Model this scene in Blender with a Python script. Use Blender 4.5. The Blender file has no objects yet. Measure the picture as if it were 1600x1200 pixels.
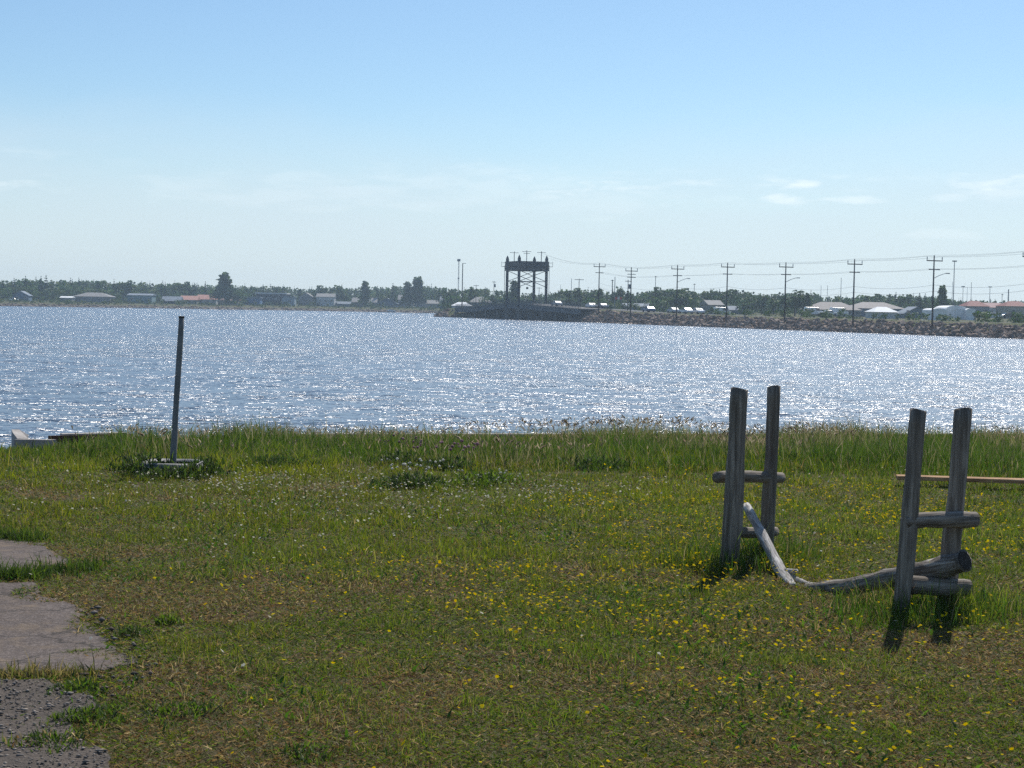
import bpy, bmesh, math, random
import numpy as np
from mathutils import Vector, Matrix

# ------------------------------------------------------------------ camera
EYE = 1.6                      # lawn by the camera is z = 0
WZ = -2.0                      # level of the bay
FPX = 2500.0                   # focal length in pixels of the 1600 px wide photograph
PITCH, ROLL = math.atan(120 / FPX), math.radians(1.05)
sc = bpy.context.scene
COL = sc.collection
cam_d = bpy.data.cameras.new('camera')
cam_d.sensor_width = 36.0
cam_d.lens = FPX / 1600 * 36.0
cam_d.clip_start = 0.1
cam_d.clip_end = 6000
cam = bpy.data.objects.new('camera', cam_d)
COL.objects.link(cam)
CAM_R = (Matrix.Rotation(math.pi / 2 - PITCH, 4, 'X') @ Matrix.Rotation(ROLL, 4, 'Z'))
cam.matrix_world = Matrix.Translation((0, 0, EYE)) @ CAM_R
sc.camera = cam

# ------------------------------------------------------------------ sun and sky
SUN_EL, SUN_AZ = math.radians(48), math.radians(20)      # azimuth from +Y towards +X
sun_dir = Vector((math.sin(SUN_AZ) * math.cos(SUN_EL), math.cos(SUN_AZ) * math.cos(SUN_EL), math.sin(SUN_EL)))
world = bpy.data.worlds.new('World')
sc.world = world
world.use_nodes = True
wn, wl = world.node_tree.nodes, world.node_tree.links
wn.clear()
w_out = wn.new('ShaderNodeOutputWorld')
w_bg = wn.new('ShaderNodeBackground')
w_bg.inputs['Strength'].default_value = 0.092
w_sky = wn.new('ShaderNodeTexSky')
w_sky.sky_type = 'NISHITA'
w_sky.sun_disc = False
w_sky.sun_elevation = SUN_EL
w_sky.sun_rotation = SUN_AZ
w_sky.altitude = 0
w_sky.air_density = 1.0
w_sky.dust_density = 0.35
w_sky.ozone_density = 2.2


def wnode(kind, **kw):
    n = wn.new(kind)
    for k, v in kw.items():
        setattr(n, k, v)
    return n


def wmath(op, a, b=None, c=None):
    n = wnode('ShaderNodeMath', operation=op)
    for i, v in enumerate((a, b, c)):
        if v is None:
            continue
        if isinstance(v, (int, float)):
            n.inputs[i].default_value = v
        else:
            wl.new(v, n.inputs[i])
    return n.outputs[0]


w_tc = wnode('ShaderNodeTexCoord')
w_sep = wnode('ShaderNodeSeparateXYZ')
wl.new(w_tc.outputs['Generated'], w_sep.inputs[0])
w_az = wmath('ARCTAN2', w_sep.outputs[0], w_sep.outputs[1])      # azimuth from +Y
w_el = wmath('ARCSINE', w_sep.outputs[2])
w_comb = wnode('ShaderNodeCombineXYZ')
wl.new(w_az, w_comb.inputs[0])
wl.new(wmath('MULTIPLY', w_el, 4.5), w_comb.inputs[1])


def wnoise(scale, detail, rough, dist=0.0):
    n = wnode('ShaderNodeTexNoise')
    n.inputs['Scale'].default_value = scale
    n.inputs['Detail'].default_value = detail
    n.inputs['Roughness'].default_value = rough
    n.inputs['Distortion'].default_value = dist
    wl.new(w_comb.outputs[0], n.inputs['Vector'])
    return n.outputs['Fac']


def wramp(v, lo, hi):
    n = wnode('ShaderNodeMapRange', interpolation_type='SMOOTHSTEP')
    wl.new(v, n.inputs['Value'])
    n.inputs['From Min'].default_value = lo
    n.inputs['From Max'].default_value = hi
    return n.outputs[0]


# a thin veil all round the horizon, ragged on its upper side
veil_n = wnoise(3.2, 5, 0.55, 0.4)
veil_h = wmath('ADD', w_el, wmath('MULTIPLY', wmath('SUBTRACT', veil_n, 0.5), 0.10))
veil = wmath('MULTIPLY', wmath('SUBTRACT', 1.0, wramp(veil_h, 0.035, 0.135)), 0.70)
# small fair-weather clouds low over the land
puff_n = wnoise(26.0, 6, 0.55, 0.2)
puff_band = wmath('MULTIPLY', wramp(w_el, 0.060, 0.072), wmath('SUBTRACT', 1.0, wramp(w_el, 0.078, 0.092)))
puff_where = wramp(wnoise(2.3, 2, 0.5), 0.47, 0.62)
puff = wmath('MULTIPLY', wmath('MULTIPLY', wramp(puff_n, 0.47, 0.70), puff_band), wmath('MULTIPLY', puff_where, 0.8))


def wblob(az, el, raz, rel, amount):
    da = wmath('DIVIDE', wmath('SUBTRACT', w_az, az), raz)
    de = wmath('DIVIDE', wmath('SUBTRACT', w_el, el), rel)
    r2 = wmath('ADD', wmath('MULTIPLY', da, da), wmath('MULTIPLY', de, de))
    r2 = wmath('ADD', r2, wmath('MULTIPLY', wmath('SUBTRACT', puff_n, 0.5), 6.5))
    return wmath('MULTIPLY', wmath('SUBTRACT', 1.0, wramp(r2, -.6, 1.3)), amount)


cover = puff
for b in ((0.174, 0.0780, 0.012, 0.0032, .60), (0.168, 0.0680, 0.016, 0.0034, .50), (0.207, 0.0690, 0.022, 0.0026, .42),
          (0.284, 0.0805, 0.040, 0.0052, .55), (0.30, 0.072, 0.03, 0.006, .25), (-.02, .079, .09, .010, .16), (-.12, .068, .12, .012, .13), (.02, .066, .10, .010, .12), (0.262, 0.070, 0.020, 0.0030, .25), (0.262, 0.048, 0.020, 0.004, .16)):
    cover = wmath('MAXIMUM', cover, wblob(*b))
w_veil = wnode('ShaderNodeMix', data_type='RGBA')
wl.new(veil, w_veil.inputs[0])
wl.new(w_sky.outputs[0], w_veil.inputs[6])
w_veil.inputs[7].default_value = (7.9, 7.95, 8.25, 1)
w_mix = wnode('ShaderNodeMix', data_type='RGBA')
wl.new(cover, w_mix.inputs[0])
wl.new(w_veil.outputs[2], w_mix.inputs[6])
w_mix.inputs[7].default_value = (11.6, 10.9, 10.4, 1)
w_hsv = wnode('ShaderNodeHueSaturation')
w_hsv.inputs['Saturation'].default_value = 1.02
wl.new(w_mix.outputs[2], w_hsv.inputs['Color'])
w_tint = wnode('ShaderNodeMix', data_type='RGBA', blend_type='MULTIPLY')
w_tint.inputs[0].default_value = 1.0
wl.new(w_hsv.outputs[0], w_tint.inputs[6])
w_tint.inputs[7].default_value = (.84, .97, 1.05, 1)
wl.new(w_tint.outputs[2], w_bg.inputs[0])
wl.new(w_bg.outputs[0], w_out.inputs[0])

sun_d = bpy.data.lights.new('sun', 'SUN')
sun_d.energy = 4.5
sun_d.angle = math.radians(0.53)
sun_d.color = (1.0, 0.95, 0.87)
sun = bpy.data.objects.new('sun', sun_d)
COL.objects.link(sun)
sun.rotation_euler = (-sun_dir).to_track_quat('-Z', 'Y').to_euler()
sun.location = (60, 200, 240)

sc.render.engine = 'CYCLES'
vs = sc.view_settings
vs.view_transform = 'Standard'
vs.look = 'None'
vs.gamma = 1
vs.use_curve_mapping = False
vs.exposure = 0.18
cy = sc.cycles
cy.use_denoising = False
cy.max_bounces = 4
cy.diffuse_bounces = 2
cy.glossy_bounces = 2
cy.transmission_bounces = 4
cy.transparent_max_bounces = 6
cy.volume_bounces = 0
cy.sample_clamp_indirect = 1.5
cy.caustics_reflective = False
cy.caustics_refractive = False
cy.use_adaptive_sampling = False

# ------------------------------------------------------------------ helpers
rng = np.random.default_rng(7)
random.seed(7)


def ray(x, y):
    return CAM_R.to_3x3() @ Vector(((x - 800) / FPX, -(y - 600) / FPX, -1.0))


def at(x, y, Y):
    """place in the world seen at pixel (x, y) of the photograph, Y metres out"""
    d = ray(x, y)
    return Vector((0, 0, EYE)) + d * (Y / d.y)


def on(x, y, z=0.0):
    d = ray(x, y)
    return Vector((0, 0, EYE)) + d * ((z - EYE) / d.z)


def horizon(x):
    return 480 + (x - 800) * math.tan(ROLL)


def tag(o, label=None, cat=None, group=None, kind=None):
    for k, v in (('label', label), ('category', cat), ('group', group), ('kind', kind)):
        if v:
            o[k] = v
    return o


def empty(name, loc=(0, 0, 0), rz=0.0):
    o = bpy.data.objects.new(name, None)
    o.empty_display_size = 0.2
    o.location = loc
    o.rotation_euler = (0, 0, rz)
    COL.objects.link(o)
    return o


def obj(name, me, mat=None, parent=None, loc=None, rot=None, scale=None):
    o = bpy.data.objects.new(name, me)
    COL.objects.link(o)
    if mat is not None and not me.materials:
        me.materials.append(mat)
    if parent is not None:
        o.parent = parent
    if loc is not None:
        o.location = loc
    if rot is not None:
        o.rotation_euler = rot
    if scale is not None:
        o.scale = scale
    return o


class MB:
    """collects shapes for one mesh"""

    def __init__(self):
        self.v, self.f = [], []

    def add(self, vs_, fs):
        n = len(self.v)
        self.v += [tuple(p) for p in vs_]
        self.f += [tuple(i + n for i in q) for q in fs]
        return self

    def box(self, c, s, rz=0.0, taper=1.0):
        hx, hy, hz = s[0] / 2, s[1] / 2, s[2] / 2
        cr, sr = math.cos(rz), math.sin(rz)
        vs_ = []
        for z, t in ((-hz, 1.0), (hz, taper)):
            for x, y in ((-hx, -hy), (hx, -hy), (hx, hy), (-hx, hy)):
                x, y = x * t, y * t
                vs_.append((c[0] + x * cr - y * sr, c[1] + x * sr + y * cr, c[2] + z))
        return self.add(vs_, ((3, 2, 1, 0), (4, 5, 6, 7), (0, 1, 5, 4), (1, 2, 6, 5), (2, 3, 7, 6), (3, 0, 4, 7)))

    def bar(self, a, b, w, h=None):
        a, b = Vector(a), Vector(b)
        h = h or w
        d = (b - a).normalized()
        up = Vector((0, 0, 1)) if abs(d.z) < .95 else Vector((0, 1, 0))
        s = d.cross(up).normalized() * (w / 2)
        u = s.cross(d).normalized() * (h / 2)
        vs_ = [p + i * s + j * u for p in (a, b) for i, j in ((-1, -1), (1, -1), (1, 1), (-1, 1))]
        return self.add(vs_, ((0, 1, 2, 3), (7, 6, 5, 4), (4, 5, 1, 0), (5, 6, 2, 1), (6, 7, 3, 2), (7, 4, 0, 3)))

    def tube(self, pts, rad, seg=8, caps=True, jit=0.0, rnd=None):
        pts = [Vector(p) for p in pts]
        if isinstance(rad, (int, float)):
            rad = [rad] * len(pts)
        vs_, fs = [], []
        ref = None
        for i, p in enumerate(pts):
            d = (pts[min(i + 1, len(pts) - 1)] - pts[max(i - 1, 0)]).normalized()
            if ref is None:
                ref = Vector((0, 0, 1)) if abs(d.z) < .9 else Vector((1, 0, 0))
            s = d.cross(ref).normalized()
            u = s.cross(d).normalized()
            ref = u
            for k in range(seg):
                a = 2 * math.pi * k / seg
                r = rad[i] * (1 + (rnd.uniform(-jit, jit) if rnd else 0))
                vs_.append(p + (s * math.cos(a) + u * math.sin(a)) * r)
        n = len(pts)
        for i in range(n - 1):
            for k in range(seg):
                k2 = (k + 1) % seg
                fs.append((i * seg + k, i * seg + k2, (i + 1) * seg + k2, (i + 1) * seg + k))
        if caps:
            fs.append(tuple(range(seg - 1, -1, -1)))
            fs.append(tuple((n - 1) * seg + k for k in range(seg)))
        return self.add(vs_, fs)

    def prism(self, poly, y0, y1):
        """poly in x,z extruded from y0 to y1"""
        n = len(poly)
        vs_ = [(x, y0, z) for x, z in poly] + [(x, y1, z) for x, z in poly]
        fs = [tuple(range(n)), tuple(range(2 * n - 1, n - 1, -1))]
        fs += [((i + 1) % n, i, i + n, (i + 1) % n + n) for i in range(n)]
        return self.add(vs_, fs)

    def mesh(self, name, smooth=False):
        me = bpy.data.meshes.new(name)
        me.from_pydata(self.v, [], self.f)
        bm = bmesh.new()
        bm.from_mesh(me)
        bmesh.ops.recalc_face_normals(bm, faces=bm.faces)
        bm.to_mesh(me)
        bm.free()
        if smooth:
            me.polygons.foreach_set('use_smooth', [True] * len(me.polygons))
        return me

    def build(self, name, mat, parent=None, smooth=False, **kw):
        return obj(name, self.mesh(name, smooth), mat, parent, **kw)


def np_mesh(name, verts, faces, col=None, smooth=False):
    """verts (n,3), faces (m,k) with one k"""
    me = bpy.data.meshes.new(name)
    n, (m, k) = len(verts), faces.shape
    me.vertices.add(n)
    me.vertices.foreach_set('co', np.ascontiguousarray(verts, dtype=np.float32).ravel())
    me.loops.add(m * k)
    me.loops.foreach_set('vertex_index', np.ascontiguousarray(faces, dtype=np.int32).ravel())
    me.polygons.add(m)
    me.polygons.foreach_set('loop_start', np.arange(0, m * k, k, dtype=np.int32))
    if smooth:
        me.polygons.foreach_set('use_smooth', np.ones(m, dtype=bool))
    if col is not None:
        a = me.color_attributes.new('Col', 'FLOAT_COLOR', 'POINT')
        c = np.ones((n, 4), dtype=np.float32)
        c[:, :3] = col
        a.data.foreach_set('color', c.ravel())
    me.update(calc_edges=True)
    me.validate()
    return me


_NG = {}


def vnoise(x, y, scale, seed=0, octaves=3):
    """value noise in 0..1 over world x, y"""
    out = np.zeros_like(x, dtype=float)
    tot, amp = 0, 1.0
    for o in range(octaves):
        key = (seed, o)
        if key not in _NG:
            _NG[key] = np.random.default_rng(seed * 131 + o).random((256, 256))
        g = _NG[key]
        u, v = x * scale * 2 ** o + 37.3 * o, y * scale * 2 ** o + 11.7 * o
        i, j = np.floor(u).astype(int), np.floor(v).astype(int)
        fu, fv = u - i, v - j
        fu, fv = fu * fu * (3 - 2 * fu), fv * fv * (3 - 2 * fv)
        a, b = g[i % 256, j % 256], g[(i + 1) % 256, j % 256]
        c, d = g[i % 256, (j + 1) % 256], g[(i + 1) % 256, (j + 1) % 256]
        out += amp * (a * (1 - fu) * (1 - fv) + b * fu * (1 - fv) + c * (1 - fu) * fv + d * fu * fv)
        tot += amp
        amp *= .5
    return out / tot


def smooth01(x, a, b):
    t = np.clip((x - a) / (b - a), 0, 1)
    return t * t * (3 - 2 * t)


# ------------------------------------------------------------------ materials
class Mat:
    def __init__(self, name):
        self.m = bpy.data.materials.new(name)
        self.m.use_nodes = True
        self.n, self.l = self.m.node_tree.nodes, self.m.node_tree.links
        self.n.clear()
        self.out = self.n.new('ShaderNodeOutputMaterial')

    def new(self, kind, **kw):
        n = self.n.new(kind)
        for k, v in kw.items():
            setattr(n, k, v)
        return n

    def put(self, sock, v):
        if isinstance(v, (int, float)):
            sock.default_value = v
        elif isinstance(v, (tuple, list)):
            sock.default_value = v if len(v) == len(sock.default_value) else tuple(v) + (1,)
        else:
            self.l.new(v, sock)

    def math(self, op, a, b=0.0):
        n = self.new('ShaderNodeMath', operation=op)
        self.put(n.inputs[0], a)
        self.put(n.inputs[1], b)
        return n.outputs[0]

    def coords(self, which='Object', scale=(1, 1, 1)):
        t = self.new('ShaderNodeTexCoord')
        m = self.new('ShaderNodeMapping')
        self.l.new(t.outputs[which], m.inputs[0])
        m.inputs['Scale'].default_value = scale
        return m.outputs[0]

    def noise(self, vec, scale, detail=4, rough=.55, dist=0.0, out='Fac'):
        n = self.new('ShaderNodeTexNoise')
        self.l.new(vec, n.inputs['Vector'])
        n.inputs['Scale'].default_value = scale
        n.inputs['Detail'].default_value = detail
        n.inputs['Roughness'].default_value = rough
        n.inputs['Distortion'].default_value = dist
        return n.outputs[out]

    def ramp(self, v, stops):
        n = self.new('ShaderNodeValToRGB')
        self.l.new(v, n.inputs[0])
        e = n.color_ramp.elements
        while len(e) < len(stops):
            e.new(0.5)
        for el, (p, c) in zip(e, stops):
            el.position = p
            el.color = tuple(c) + (1,) if len(c) == 3 else c
        return n.outputs[0]

    def mix(self, f, a, b):
        n = self.new('ShaderNodeMix', data_type='RGBA')
        self.put(n.inputs[0], f)
        self.put(n.inputs[6], a)
        self.put(n.inputs[7], b)
        return n.outputs[2]

    def bump(self, h, strength=.5, dist=.01):
        n = self.new('ShaderNodeBump')
        n.inputs['Strength'].default_value = strength
        n.inputs['Distance'].default_value = dist
        self.l.new(h, n.inputs['Height'])
        return n.outputs[0]

    def principled(self, col, rough=.8, normal=None, metal=0.0, spec=.3):
        p = self.new('ShaderNodeBsdfPrincipled')
        self.put(p.inputs['Base Color'], col)
        self.put(p.inputs['Roughness'], rough)
        p.inputs['Metallic'].default_value = metal
        p.inputs['Specular IOR Level'].default_value = spec
        if normal is not None:
            self.l.new(normal, p.inputs['Normal'])
        self.l.new(p.outputs[0], self.out.inputs[0])
        return p


def plain(name, col, rough=.7, var=.12, scale=2.0, metal=0.0, spec=.3):
    """a paint or cladding with slight blotches of wear"""
    m = Mat(name)
    c = m.coords()
    f = m.noise(c, scale, 5, .6)
    a = tuple(max(0, x * (1 - var)) for x in col)
    b = tuple(min(1, x * (1 + var)) for x in col)
    m.principled(m.ramp(f, ((.35, a), (.65, b))), rough, metal=metal, spec=spec)
    return m.m


def leafy(name, trans=.35, sat=1.0, rough=.6, spec=.25):
    """leaves and blades: colour from the mesh, light passing through"""
    m = Mat(name)
    a = m.new('ShaderNodeAttribute', attribute_name='Col')
    d = m.new('ShaderNodeBsdfPrincipled')
    m.l.new(a.outputs['Color'], d.inputs['Base Color'])
    d.inputs['Roughness'].default_value = rough
    d.inputs['Specular IOR Level'].default_value = spec
    t = m.new('ShaderNodeBsdfTranslucent')
    h = m.new('ShaderNodeHueSaturation')
    h.inputs['Saturation'].default_value = 1.15
    h.inputs['Value'].default_value = 1.32
    m.l.new(a.outputs['Color'], h.inputs['Color'])
    m.l.new(h.outputs[0], t.inputs[0])
    mx = m.new('ShaderNodeMixShader')
    mx.inputs[0].default_value = trans
    m.l.new(d.outputs[0], mx.inputs[1])
    m.l.new(t.outputs[0], mx.inputs[2])
    m.l.new(mx.outputs[0], m.out.inputs[0])
    return m.m


def wood(name, dark, light, grain=(38, 38, 2.2), crack=.9):
    m = Mat(name)
    c = m.coords('Object', grain)
    f = m.noise(c, 1.0, 6, .65, .4)
    blotch = m.noise(m.coords('Object', (3, 3, 1.3)), 2.0, 4, .6)
    col = m.ramp(f, ((.30, tuple(x * .45 for x in dark)), (.46, dark), (.68, light)))
    col = m.mix(m.ramp(blotch, ((.42, (0, 0, 0)), (.70, (.55, .55, .55)))), col, tuple(x * .6 for x in dark))
    fine = m.noise(m.coords('Object', (90, 90, 3)), 1.0, 3, .6)
    nrm = m.bump(m.math('ADD', f, m.math('MULTIPLY', fine, .5)), crack, .012)
    m.principled(col, .85, nrm, spec=.2)
    return m.m


M = {}
M['post_wood'] = wood('weathered_post_wood', (.175, .148, .122), (.39, .345, .295))
M['log_wood'] = wood('bleached_log_wood', (.36, .335, .31), (.82, .80, .76), (46, 46, 5), .8)
M['grey_log'] = wood('grey_log_wood', (.15, .128, .108), (.46, .43, .39), (40, 40, 5), 1.0)
M['plank_wood'] = wood('tan_plank_wood', (.36, .20, .10), (.62, .42, .24), (2.2, 40, 40))
M['end_grain'] = plain('dark_end_grain', (.045, .038, .032), .9, .4, 40)

# ------------------------------------------------------------------ the bay
m = Mat('bay_water')
geo = m.new('ShaderNodeNewGeometry')
pos = geo.outputs['Position']


def slope_layer(scale, amount, stretch=(1, 1, 1), detail=3):
    mp = m.new('ShaderNodeMapping')
    m.l.new(pos, mp.inputs[0])
    mp.inputs['Scale'].default_value = stretch
    c = m.noise(mp.outputs[0], scale, detail, .6, 0, 'Color')
    s = m.new('ShaderNodeVectorMath', operation='SUBTRACT')
    m.l.new(c, s.inputs[0])
    s.inputs[1].default_value = (.5, .5, .5)
    k = m.new('ShaderNodeVectorMath', operation='MULTIPLY')
    m.l.new(s.outputs[0], k.inputs[0])
    k.inputs[1].default_value = (amount * 1.55, amount * 1.05, 0)
    return k.outputs[0]


def vadd(a, b):
    n = m.new('ShaderNodeVectorMath', operation='ADD')
    m.l.new(a, n.inputs[0])
    if isinstance(b, tuple):
        n.inputs[1].default_value = b
    else:
        m.l.new(b, n.inputs[1])
    return n.outputs[0]


sl = vadd(slope_layer(9.0, 2.9, (.45, 1, 1), 2), slope_layer(2.4, 2.4, (.38, 1, 1), 2))
sl = vadd(sl, slope_layer(.45, .9, (.45, 1, 1), 2))
gust = m.noise(m.coords('Object', (.012, .035, 1)), 1.0, 3, .6)
gm = m.new('ShaderNodeMapRange')
m.l.new(gust, gm.inputs['Value'])
gm.inputs['From Min'].default_value, gm.inputs['From Max'].default_value = .3, .7
gm.inputs['To Min'].default_value, gm.inputs['To Max'].default_value = .70, 1.20
lane = m.noise(m.coords('Object', (.06, .22, 1)), 1.0, 3, .6, .5)
lm = m.new('ShaderNodeMapRange')
m.l.new(lane, lm.inputs['Value'])
lm.inputs['From Min'].default_value, lm.inputs['From Max'].default_value = .32, .68
lm.inputs['To Min'].default_value, lm.inputs['To Max'].default_value = .72, 1.28
sc_ = m.new('ShaderNodeVectorMath', operation='SCALE')
m.l.new(sl, sc_.inputs[0])
m.l.new(m.math('MULTIPLY', gm.outputs[0], lm.outputs[0]), sc_.inputs['Scale'])
nv = vadd(sc_.outputs[0], (0, 0, 1))
nn = m.new('ShaderNodeVectorMath', operation='NORMALIZE')
m.l.new(nv, nn.inputs[0])
p = m.principled((.055, .092, .150), .26, nn.outputs[0], spec=.5)
p.inputs['IOR'].default_value = 1.55
M['water'] = m.m
w = MB().add([(-1150, 12, WZ), (1150, 12, WZ), (1150, 1440, WZ), (-1150, 1440, WZ)], [(0, 1, 2, 3)]).build('water', M['water'])
tag(w, 'choppy blue bay glittering in the sun', 'water', kind='structure')

# ------------------------------------------------------------------ lawn ground
EDGE = [(-30, 15.2), (-8.6, 16.4), (-6.25, 17.2), (-6.10, 19.35), (-3.2, 20.9), (4.54, 22.7), (30, 28.6)]   # brink of the bank


def edge_y(x):
    xs, ys = zip(*EDGE)
    return np.interp(x, xs, ys)


def lawn_z(x, y):
    x, y = np.asarray(x, float), np.asarray(y, float)
    e = edge_y(x)
    z = -0.22 * smooth01(y, 15.0, 21.0)
    z = z + .05 * (vnoise(x, y, .35, 3, 2) - .5) * smooth01(y, 2, 5) + .025 * (vnoise(x, y, 1.6, 4, 2) - .5)
    z = z - .16 * smooth01(y, 17.9, 18.5) * (1 - smooth01(x, -5.4, -4.9))
    return z


m = Mat('lawn_soil')
c = m.coords('Object')
f1 = m.noise(c, .9, 5, .6)
f2 = m.noise(c, 55, 6, .75, .6)
base = m.ramp(f1, ((.38, (.095, .070, .036)), (.52, (.072, .072, .026)), (.66, (.05, .062, .02))))
col = m.mix(m.ramp(f2, ((.35, (0, 0, 0)), (.7, (.8, .8, .8)))), base, (.12, .086, .05))
m.principled(col, .95, m.bump(f2, .6, .02), spec=.1)
M['soil'] = m.m
gx = np.concatenate([np.linspace(-30, -9, 22), np.arange(-8.75, 9.1, .25), np.linspace(10, 30, 21)])
ny = 100
V, F = [], []
for i, x in enumerate(gx):
    e = float(edge_y(x))
    ys = np.linspace(-6, e, ny)
    zz = lawn_z(np.full(ny, x), ys)
    V += [(x, y, z) for y, z in zip(ys, zz)]
    V.append((x, e + .02, WZ - 1.0))
for i in range(len(gx) - 1):
    for j in range(ny):
        a = i * (ny + 1) + j
        F.append((a, a + ny + 1, a + ny + 2, a + 1))
o = MB().add(V, F).build('lawn', M['soil'], smooth=True)
tag(o, 'dry patchy mown ground of the waterfront lawn', 'ground', kind='structure')

# ------------------------------------------------------------------ old asphalt and gravel at the near left
def patch(pix, name, mat, lift, step=.06, seed=1, rough_edge=.05):
    """irregular sheet of paving outlined by photograph points laid on the lawn"""
    pts = [on(x, y) for x, y in pix]
    P = np.array([(q.x, q.y) for q in pts])
    out = []
    rr = np.random.default_rng(seed)
    for i in range(len(P)):
        a, b = P[i], P[(i + 1) % len(P)]
        n = max(1, int(np.linalg.norm(b - a) / step))
        for k in range(n):
            q = a + (b - a) * k / n
            wob = np.array([vnoise(np.array([q[0]]), np.array([q[1]]), 2.6, 700 + seed, 3)[0], vnoise(np.array([q[0]]), np.array([q[1]]), 2.6, 800 + seed, 3)[0]]) - .5
            out.append(q + wob * .34 + rr.normal(0, rough_edge * .3, 2))
    out = np.array(out)
    z = lawn_z(out[:, 0], out[:, 1]) + lift
    n = len(out)
    bm = bmesh.new()
    vt = [bm.verts.new((x, y, zz)) for (x, y), zz in zip(out, z)]
    bm.faces.new(vt)
    r = bmesh.ops.extrude_face_region(bm, geom=bm.faces[:])
    bmesh.ops.translate(bm, verts=[v for v in r['geom'] if isinstance(v, bmesh.types.BMVert)], vec=(0, 0, -.06))
    bmesh.ops.recalc_face_normals(bm, faces=bm.faces)
    me = bpy.data.meshes.new(name)
    bm.to_mesh(me)
    bm.free()
    return obj(name, me, mat), out


m = Mat('old_asphalt')
c = m.coords('Object')
big = m.noise(c, 1.6, 5, .6)
grit = m.new('ShaderNodeTexVoronoi')
m.l.new(c, grit.inputs['Vector'])
grit.inputs['Scale'].default_value = 95
gcol = m.ramp(grit.outputs['Color'], ((.1, (.052, .042, .038)), (.5, (.11, .088, .078)), (.95, (.24, .20, .18))))
col = m.mix(.55, m.ramp(big, ((.35, (.092, .073, .063)), (.6, (.145, .117, .102)))), gcol)
dirt = m.noise(c, 4.5, 6, .7, .3)
col = m.mix(m.ramp(dirt, ((.50, (0, 0, 0)), (.66, (.75, .75, .75)))), col, (.20, .15, .105))
crk = m.new('ShaderNodeTexVoronoi', feature='DISTANCE_TO_EDGE')
wv = m.new('ShaderNodeVectorMath', operation='ADD')
m.l.new(c, wv.inputs[0])
wsc = m.new('ShaderNodeVectorMath', operation='SCALE')
m.l.new(m.noise(c, 6, 4, .6, 0, 'Color'), wsc.inputs[0])
wsc.inputs['Scale'].default_value = .25
m.l.new(wsc.outputs[0], wv.inputs[1])
m.l.new(wv.outputs[0], crk.inputs['Vector'])
crk.inputs['Scale'].default_value = 1.7
col = m.mix(m.ramp(crk.outputs['Distance'], ((.0, (.85, .85, .85)), (.022, (0, 0, 0)))), col, (.035, .03, .026))
m.principled(col, .9, m.bump(m.math('ADD', m.noise(c, 140, 3, .6), m.math('MULTIPLY', m.noise(c, 9, 4, .6), 2.0)), .8, .010), spec=.2)
M['asphalt'] = m.m
m = Mat('gravelly_soil')
c = m.coords('Object')
f = m.noise(c, 5, 5, .6)
g = m.noise(c, 60, 4, .65)
col = m.mix(.5, m.ramp(f, ((.4, (.072, .060, .050)), (.6, (.125, .102, .084)))), m.ramp(g, ((.35, (.05, .044, .040)), (.65, (.15, .127, .108)))))
m.principled(col, .95, m.bump(g, .7, .02), spec=.15)
M['gravel_soil'] = m.m

PAVE = []
for pix, lab in (([(-240, 838), (0, 842), (48, 850), (72, 862), (70, 876), (82, 886), (76, 898), (40, 905), (-240, 908)], 'small far slab of cracked old asphalt beyond the grass strip'),
                 ([(-300, 921), (0, 918), (62, 914), (84, 930), (128, 962), (178, 1000), (200, 1026), (168, 1044), (120, 1051), (-300, 1054)], 'large slab of worn purplish asphalt beside the brown grass')):
    o, outl = patch(pix, 'asphalt_path', M['asphalt'], .010, seed=len(pix), step=.035, rough_edge=.045)
    tag(o, lab, 'path', kind='structure')
    PAVE.append(outl)
o, outl = patch([(-420, 1066), (0, 1064), (90, 1068), (128, 1082), (140, 1098), (112, 1118), (100, 1150), (150, 1176), (165, 1230), (-600, 1260)], 'gravel_path', M['gravel_soil'], .012, seed=9, rough_edge=.09)
tag(o, 'grey gravelly earth in the near corner', 'path', kind='structure')
GRAVEL = outl


def inside(poly, x, y):
    r = np.zeros(len(x), bool)
    n = len(poly)
    j = n - 1
    for i in range(n):
        xi, yi = poly[i]
        xj, yj = poly[j]
        cnd = ((yi > y) != (yj > y)) & (x < (xj - xi) * (y - yi) / (yj - yi + 1e-12) + xi)
        r ^= cnd
        j = i
    return r


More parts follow.
